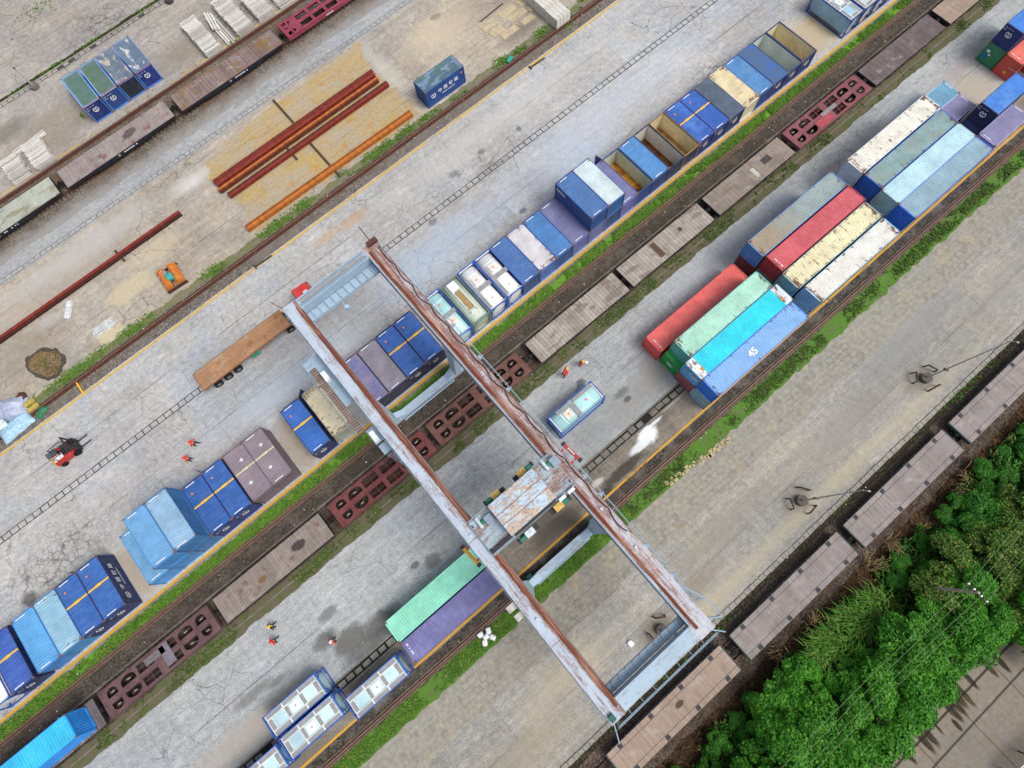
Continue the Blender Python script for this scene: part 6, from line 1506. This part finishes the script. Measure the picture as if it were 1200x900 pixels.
# ------------------------------------------------------------------ beams, sleepers, odds and ends
def ibeam(L, w=.42, h=.42): return cached(('ib',L,w,h), lambda: MB().box(-L/2,L/2,-w/2,w/2,0,.06).box(-L/2,L/2,-w/2,w/2,h-.06,h).box(-L/2,L/2,-.03,.03,.06,h-.06).mesh('beam'))
def beam(x0, x1, y, z, col, label, w=.42, h=.42, rot=0.0, grp='long steel beams in the yard'):
    g_ = plain('beam'+col, col, .75, .2, .3, 2.0); o = part('steel_beam', ibeam(x1-x0,w,h), g_, None, ((x0+x1)/2,y,z), rot); return tag(o, label, 'steel beam', grp)
beam(-2.5, 22.1, 58.50, .18, '#6e3029', 'dark red steel beam, uppermost of the yard beams', .55)
beam(-2.4, 22.0, 57.93, .18, '#81362a', 'dark red steel beam right below the uppermost one', .5)
beam(-2.7, 21.9, 57.15, .18, '#b86a34', 'bright orange steel beam between two dark red ones', .26)
beam(-2.6, 21.8, 56.85, .18, '#6a3a28', 'brown steel beam touching the thin bright orange one', .24)
beam(-2.1, 22.4, 55.85, .18, '#54302a', 'brown steel beam on the upper side of the lower red one', .3)
beam(-2.05, 22.4, 55.5, .18, '#7f342b', 'red steel beam lying just below a brown one', .36)
beam(-2.9, 21.9, 50.5, .10, '#8a5226', 'brown orange steel beam on the upper side of the lowest bundle', .3, rot=R(-.8))
beam(-2.9, 21.9, 50.2, .10, '#bd7030', 'bright orange steel beam in the middle of the lowest bundle', .24, rot=R(-.8))
beam(-2.9, 21.9, 49.95, .10, '#a4632f', 'dull orange steel beam on the lower side of the lowest bundle', .24, rot=R(-.8))
beam(-62, -7.9, 58.05, .05, '#7c3028', 'very long red steel beam reaching the left edge', .42, .35, grp=None)
beam(-62, -7.9, 57.66, .05, '#4a2c26', 'dark brown steel beam alongside the very long red one', .22, .3, grp=None)
def bearer(x, y0, y1, label, rot=0): return tag(MB().bx((0,0,.09),(.26,y1-y0,.17)).build('timber_bearer', plain('bearer', '#4d4038', .95), None, (x,(y0+y1)/2,.005), rot), label, 'timber', 'bearers under the steel beams')
bearer(9.95, 58.8, 64.0, 'dark timber bearer sticking out above the red beams'); bearer(9.8, 48.9, 56.0, 'dark timber bearer crossing under the orange bundle'); bearer(7.2, 54.5, 58.6, 'short dark timber bearer under the middle beams'); bearer(-16.6, 57.0, 59.0, 'timber bearer under the very long red beam', .1)
# concrete sleepers
M_slp = NM('sleeper_concrete', .9, .15); oi = M_slp.n('ShaderNodeObjectInfo').outputs['Random']
M_slp = M_slp.out(M_slp.mix(.4, M_slp.mix(oi, lin('#b0ada6'), lin('#dad8d2')), M_slp.mix(M_slp.mr(M_slp.noise(M_slp.P, 2.5, 5, .7), .3, .7), (.25,.25,.25), (.7,.7,.69)), 'OVERLAY'))
def me_sleeper(L, w=.23, h=.27):
    def mk():
        m = MB()
        for (a, b, hh) in ((-L/2,-L*.2,h),(-L*.2,L*.2,h*.8),(L*.2,L/2,h)):
            m.extr([(-w/2,0),(w/2,0),(w*.44,hh),(-w*.44,hh)], 'x', a, b)
        return m.mesh('concrete_sleeper')
    return cached(('slp',L,w,h), mk)
def stack(x, y0, n, pitch, layers, L, rot, label, jit=.11, w=.215, h=.27, z0=.10, lab2=None):
    for k in range(layers):
        for i in range(n):
            o = part('concrete_sleeper', me_sleeper(L,w,h), M_slp, None, (x+rnd.uniform(-jit,jit), y0+i*pitch, z0+k*(h+.04)), rot+rnd.uniform(-.01,.01))
            tag(o, label, 'concrete sleeper', 'stacked concrete sleepers')
stack(8.3, 75.65, 20, .335, 3, 2.25, 0, 'pale concrete sleeper in the leftmost large stack near the striped wagon')
for i in range(4): tag(part('concrete_sleeper', me_sleeper(6.0,.27,.25), M_slp, None, (10.45+i*.33, 78.4+(i%2)*.5-i*.15, .1), R(90)), 'long narrow concrete beam lying crosswise between two sleeper stacks', 'concrete sleeper', 'stacked concrete sleepers')
for i in range(3): tag(part('concrete_sleeper', me_sleeper(3.2,.25,.25), M_slp, None, (10.5+i*.3, 80.3-i*.3, .36), R(80)), 'short concrete beam on top of the crosswise long ones', 'concrete sleeper', 'stacked concrete sleepers')
stack(13.4, 75.75, 20, .335, 3, 2.4, 0, 'pale concrete sleeper in the middle large stack of the row')
stack(16.9, 75.75, 14, .335, 3, 2.4, 0, 'pale concrete sleeper in the right large stack of the row')
stack(20.2, 75.75, 9, .335, 2, 2.4, 0, 'pale concrete sleeper in the stack cut by the top edge')
stack(-17.2, 75.6, 12, .335, 3, 2.5, 0, 'pale concrete sleeper in the right one of the two stacks at the left')
stack(-20.5, 75.8, 11, .335, 3, 2.4, 0, 'pale concrete sleeper in the left one of the two stacks at the left edge')
stack(-25.2, 75.7, 3, .335, 2, 2.4, 0, 'pale concrete sleeper in the small stack at the left border')
for i in range(2): tag(part('concrete_sleeper', me_sleeper(4.6,.3,.28), M_slp, None, (-17.4, 79.9+i*.42, .1), R(3)), 'long concrete beam lying along the upper side of the left stack', 'concrete sleeper', 'stacked concrete sleepers')
M_blk = plain('block_white', '#c9c6bd', .9)
for j in range(4):
    for i in range(4):
        for k in range(2):
            t_ = MB().box(-.27,.27,-1.1,1.1,0,.72); 
            for q_ in (-.7,0,.7): t_.bx((0,q_,.36),(.56,.10,.5))
            tag(t_.build('concrete_block', M_blk, None, (44.25+i*.58+j*.05, 48.65+j*2.28, .01+k*.74)), 'tall pale concrete block in the stack by the crane rail at the top edge', 'concrete block', 'pale concrete blocks')
tag(MB().bx((0,0,.06),(4.1,.14,.1)).build('steel_bar', plain('bar_brown', '#5a4438', .8), None, (39.6,55.6,.01), R(4)), 'thin brown steel bar lying above the pale slabs', 'steel bar')
for (x, y, lb) in ((38.7,45.3,'black steel bar lying on the yellow line near the top'),(-3.75,45.65,'short black bar lying on the yellow line near the crane corner')):
    o = MB().tube([(-1.15,0,.1),(1.15,0,.1)], .10, 8).box(-1.25,-1.1,-.3,.3,.02,.14).build('steel_bar', plain('bar_black', '#34332f', .7), None, (x,y,.02), R(-2)); tag(o, lb, 'steel bar', 'black bars on the yellow line')
tag(MB().box(-.07,.07,-.85,.85,0,.12).build('barrier_bar', M_yel, None, (-28.45,46.5,.02)), 'yellow bar lying across the grit between rail and yellow line', 'barrier')
# clamshell grab lying by the rail
gb = thing('clamshell_grab', 'rusty orange clamshell grab bucket lying by the crane rail', 'grab bucket', (-13.2, 51.0, .01), R(-4))
M_gr2 = paint('grab_orange', '#c9762a', .4, .1)
for s in (-1,1):
    m = MB(); m.extr([(s*.22,.15),(s*1.15,.10),(s*1.18,.55),(s*.95,.95),(s*.55,1.05),(s*.25,.8)][::s], 'y', -1.35, 1.35); sh = m.build('shell', M_gr2, gb)
    for k in range(4): MB().extr([(s*.25,.82),(s*.55,1.07),(s*.97,.97),(s*1.2,.56),(s*1.25,.58),(s*1.0,1.05),(s*.55,1.16),(s*.22,.9)][::s], 'y', -1.2+k*.8-.06, -1.2+k*.8+.06).build('rib', M_gr2, sh)
m = MB(); m.box(-1.3,1.3,-1.52,-1.36,.1,.45); m.box(-1.3,1.3,1.36,1.5,.1,.45); m.build('frame', plain('grab_dark', '#4a342c', .8), gb)
blob('tarpaulin', 'teal tarpaulin bundle lying in the orange grab', 'tarpaulin', -13.25, 50.85, .55, .9, .9, .6, plain('teal_cloth', '#3fa39a', .7), 5); blob('cloth_bundle', 'grey cloth bundle beside the teal one in the orange grab', 'cloth', -13.55, 51.6, .6, .7, 1.0, .45, plain('grey_cloth', '#8e8f9c', .8), 6)
bb = tag(MB().box(-.22,.22,-1.15,1.15,.0,.3).box(-.3,-.222,-1.1,1.1,.05,.36).box(.222,.3,-1.1,1.1,.05,.36).build('box_beam', plain('white_steel', '#c9ced2', .6), None, (-24.75,55.85,.01), R(-38)), 'short white steel box beam lying near the long red beam', 'box beam')
for i in range(7): tag(MB().box(-1.35,1.35,-.07,.07,0,.1).build('white_rod', plain('white_steel2', '#c3c6c6', .6), None, (-22.6+rnd.uniform(-.2,.2), 50.65+i*.18, .01+.02*(i%3)), R(rnd.uniform(-6,5))), 'whitish steel rod in the loose heap by the grass edge', 'steel rod', 'heap of whitish rods')
# broken-out patch of earth
jag_poly('earth_rim', [(-31.7,53.9),(-29.8,54.0),(-28.2,52.9),(-27.8,51.2),(-28.3,50.3),(-29.6,49.6),(-31.0,49.8),(-31.9,51.2),(-32.3,52.6)], .016, plain('hole_edge', '#4e463c', .95), .32, .2, 3)
jag_poly('earth_patch', [(-31.4,53.5),(-29.9,53.6),(-28.6,52.7),(-28.2,51.4),(-28.7,50.6),(-29.7,50.0),(-30.9,50.2),(-31.5,51.4),(-31.9,52.6)], .022, gravel('loose_earth', ['#6b5a44','#8a7658','#9a8766'], 5, '#7a6648'), .3, .25, 4)
# covered heap at the left edge
def sheet(name, label, x, y, sx, sy, z, mat, rot=0, seed=1, hump=.5, cat='tarpaulin'):
    m = MB(); m.sm = True; n = 16; vs = []
    for i in range(n+1):
        for j in range(n+1):
            u, v = i/n*2-1, j/n*2-1; e = max(0,(1-u**4)*(1-v**4)); q = mnoise.fractal((u*1.6+seed*5, v*1.6, 0), .9, 2, 4)
            vs.append(((u+.07*mnoise.noise((v*2.2,seed,u)))*sx/2, (v+.07*mnoise.noise((u*2.2,seed+4,v)))*sy/2, .03+hump*e*(1+.3*q)+.07*abs(q)))
    m.add(vs, [(i*(n+1)+j,(i+1)*(n+1)+j,(i+1)*(n+1)+j+1,i*(n+1)+j+1) for i in range(n) for j in range(n)]); return tag(m.build(name, mat, None, (x,y,z), rot), label, cat, None)
sheet('tarpaulin', 'large grey blue tarpaulin over the heap at the left edge', -35.9, 49.6, 4.2, 2.7, .01, plain('tarp_grey', '#a3adc4', .5), R(-25), 1, .9)
sheet('tarpaulin', 'light blue tarpaulin below the grey one at the left edge', -36.2, 47.3, 3.8, 1.9, .01, plain('tarp_blue', '#9fc3da', .5), R(5), 2, .7)
blob('rolled_sheet', 'round white bundle on the tarpaulins at the left edge', 'bundle', -37.0, 48.0, .6, 1.3, 1.0, .6, plain('bundle_white', '#c9dad8', .6), 4)
sheet('tarpaulin', 'dark green tarpaulin scrap beside the yellow sacks', -33.2, 46.9, 1.5, .8, .01, plain('tarp_green', '#2d7350', .5), R(25), 3, .35)
blob('sack', 'yellow sack at the end of the heap, upper one', 'sack', -33.7, 48.7, .01, 1.3, .55, .5, plain('sack_yellow', '#b5a052', .8), 7, R(0)); blob('sack', 'yellow sack at the end of the heap, lower one', 'sack', -33.6, 47.9, .01, 1.4, .5, .5, plain('sack_yellow', '#b5a052', .8), 8, R(5))
blob('scrap_heap', 'brown scrap at the upper end of the covered heap', 'scrap', -34.4, 49.9, .01, 1.6, 1.0, .5, plain('scrap_brown', '#59382f', .9), 9, R(10), rough=.6)
blob('net_bundle', 'small green net bundle beside the crane rail near the top', 'net', 36.4, 48.1, .01, 1.1, .6, .3, plain('net_green', '#2f9c86', .8), 12, R(20))
for k, (dx, dy) in enumerate(((0,0),(.55,.3),(.5,-.45),(-.3,.5),(-.4,-.35))): blob('plastic_bag', 'white plastic bag lying in the grass below the purple container', 'plastic bag', -9.7+dx, -3.0+dy, .15, .62, .5, .3, plain('bag_white', '#e8ecee', .5), 20+k, k, group='white bags in the grass')
blob('plastic_bag', 'white bag on the road inside the gantry', 'plastic bag', .6, -12.4, .02, .55, .6, .25, plain('bag_white', '#e8ecee', .5), 31)
# litter specks between the rails
r5 = random.Random(4)
pal = [plain('litter_white', '#dcdcd8', .8), plain('litter_grey', '#9a958c', .9)]
m = MB(); m2 = MB()
for _ in range(420):
    x, y = r5.uniform(-60,95), r5.choice((r5.uniform(13,21), r5.uniform(-4,-1), r5.uniform(46,49), r5.uniform(17,19.4), r5.uniform(-17,-16)))
    s = r5.uniform(.04,.11); (m if r5.random() < .35 else m2).bx((x,y,.06),(s,s*r5.uniform(.6,1.6),.06))
tag(m.build('litter', pal[0]), kind='stuff'); tag(m2.build('pebbles', pal[1]), kind='stuff')
r6 = random.Random(14); m = MB()
for k in range(26):
    x = 14.0+k*.32+r6.uniform(-.1,.1); y = -3.75-.10*(x-14)+r6.uniform(-.35,.35); m.bx((x,y,.06),(r6.uniform(.25,.5),r6.uniform(.25,.5),.1))
tag(m.build('loose_stones', plain('loose_stone', '#b3a37c', .95)), kind='stuff')
# roofed fence corner beyond the road
fc = thing('fence', 'white railed fence with rusty slats at the lower right corner', 'fence', (21.5,-41.6,0), R(-4))
MB().box(-3.0,9,.52,.62,1.5,1.62).build('top_rail', plain('rail_white', '#c9d2d6', .6), fc); MB().box(-3.0,9,-1.4,-1.3,1.5,1.6).build('top_rail', M_dk, fc)
m = MB()
for k in range(52): m.box(-2.9+k*.23,-2.8+k*.23,-1.3,.5,1.42,1.47)
m.build('slats', plain('slat_rust', '#a0703c', .8), fc)
m = MB()
for k in range(6):
    for y in (.57,-1.35): m.box(-2.9+k*2.3,-2.8+k*2.3,y-.05,y+.05,0,1.5)
m.build('posts', M_dk, fc)

# ------------------------------------------------------------------ light and camera
w = bpy.data.worlds.new('World'); SC.world = w; w.use_nodes = True
nt = w.node_tree; bg = nt.nodes['Background']; sky = nt.nodes.new('ShaderNodeTexSky'); sky.sky_type = 'NISHITA'; sky.sun_disc = False
EL, AZ = R(58), R(150)
sky.sun_elevation = EL; sky.sun_rotation = AZ; sky.air_density = 1.0; sky.dust_density = 4.0; sky.ozone_density = .6
hs = nt.nodes.new('ShaderNodeHueSaturation'); hs.inputs['Saturation'].default_value = .55
nt.links.new(sky.outputs[0], hs.inputs['Color']); nt.links.new(hs.outputs[0], bg.inputs[0]); bg.inputs['Strength'].default_value = .15
sd = bpy.data.lights.new('sun', 'SUN'); sd.energy = 1.95; sd.angle = R(28); sd.color = (1.0, .965, .91)
so = bpy.data.objects.new('sun', sd); COL.objects.link(so)
# sun direction: the sky measures rotation clockwise from +Y
dirv = Vector((math.sin(AZ)*math.cos(EL), math.cos(AZ)*math.cos(EL), math.sin(EL)))
so.rotation_euler = dirv.to_track_quat('Z', 'Y').to_euler(); so.location = dirv*200
cd = bpy.data.cameras.new('camera'); co = bpy.data.objects.new('camera', cd); COL.objects.link(co); SC.camera = co
cd.sensor_width = 36; cd.lens = 20.5837; cd.clip_end = 3000; cd.clip_start = .5
co.matrix_world = Matrix([[0.762842, 0.631992, -0.136591, 0.0], [-0.644808, 0.727928, -0.233118, 0.0], [-0.047901, 0.265908, 0.962808, 61.4788], [0, 0, 0, 1]])
SC.view_settings.view_transform = 'Standard'; SC.view_settings.look = 'None'; SC.view_settings.exposure = 0
SC.render.engine = 'CYCLES'; SC.cycles.max_bounces = 6; SC.cycles.use_denoising = True
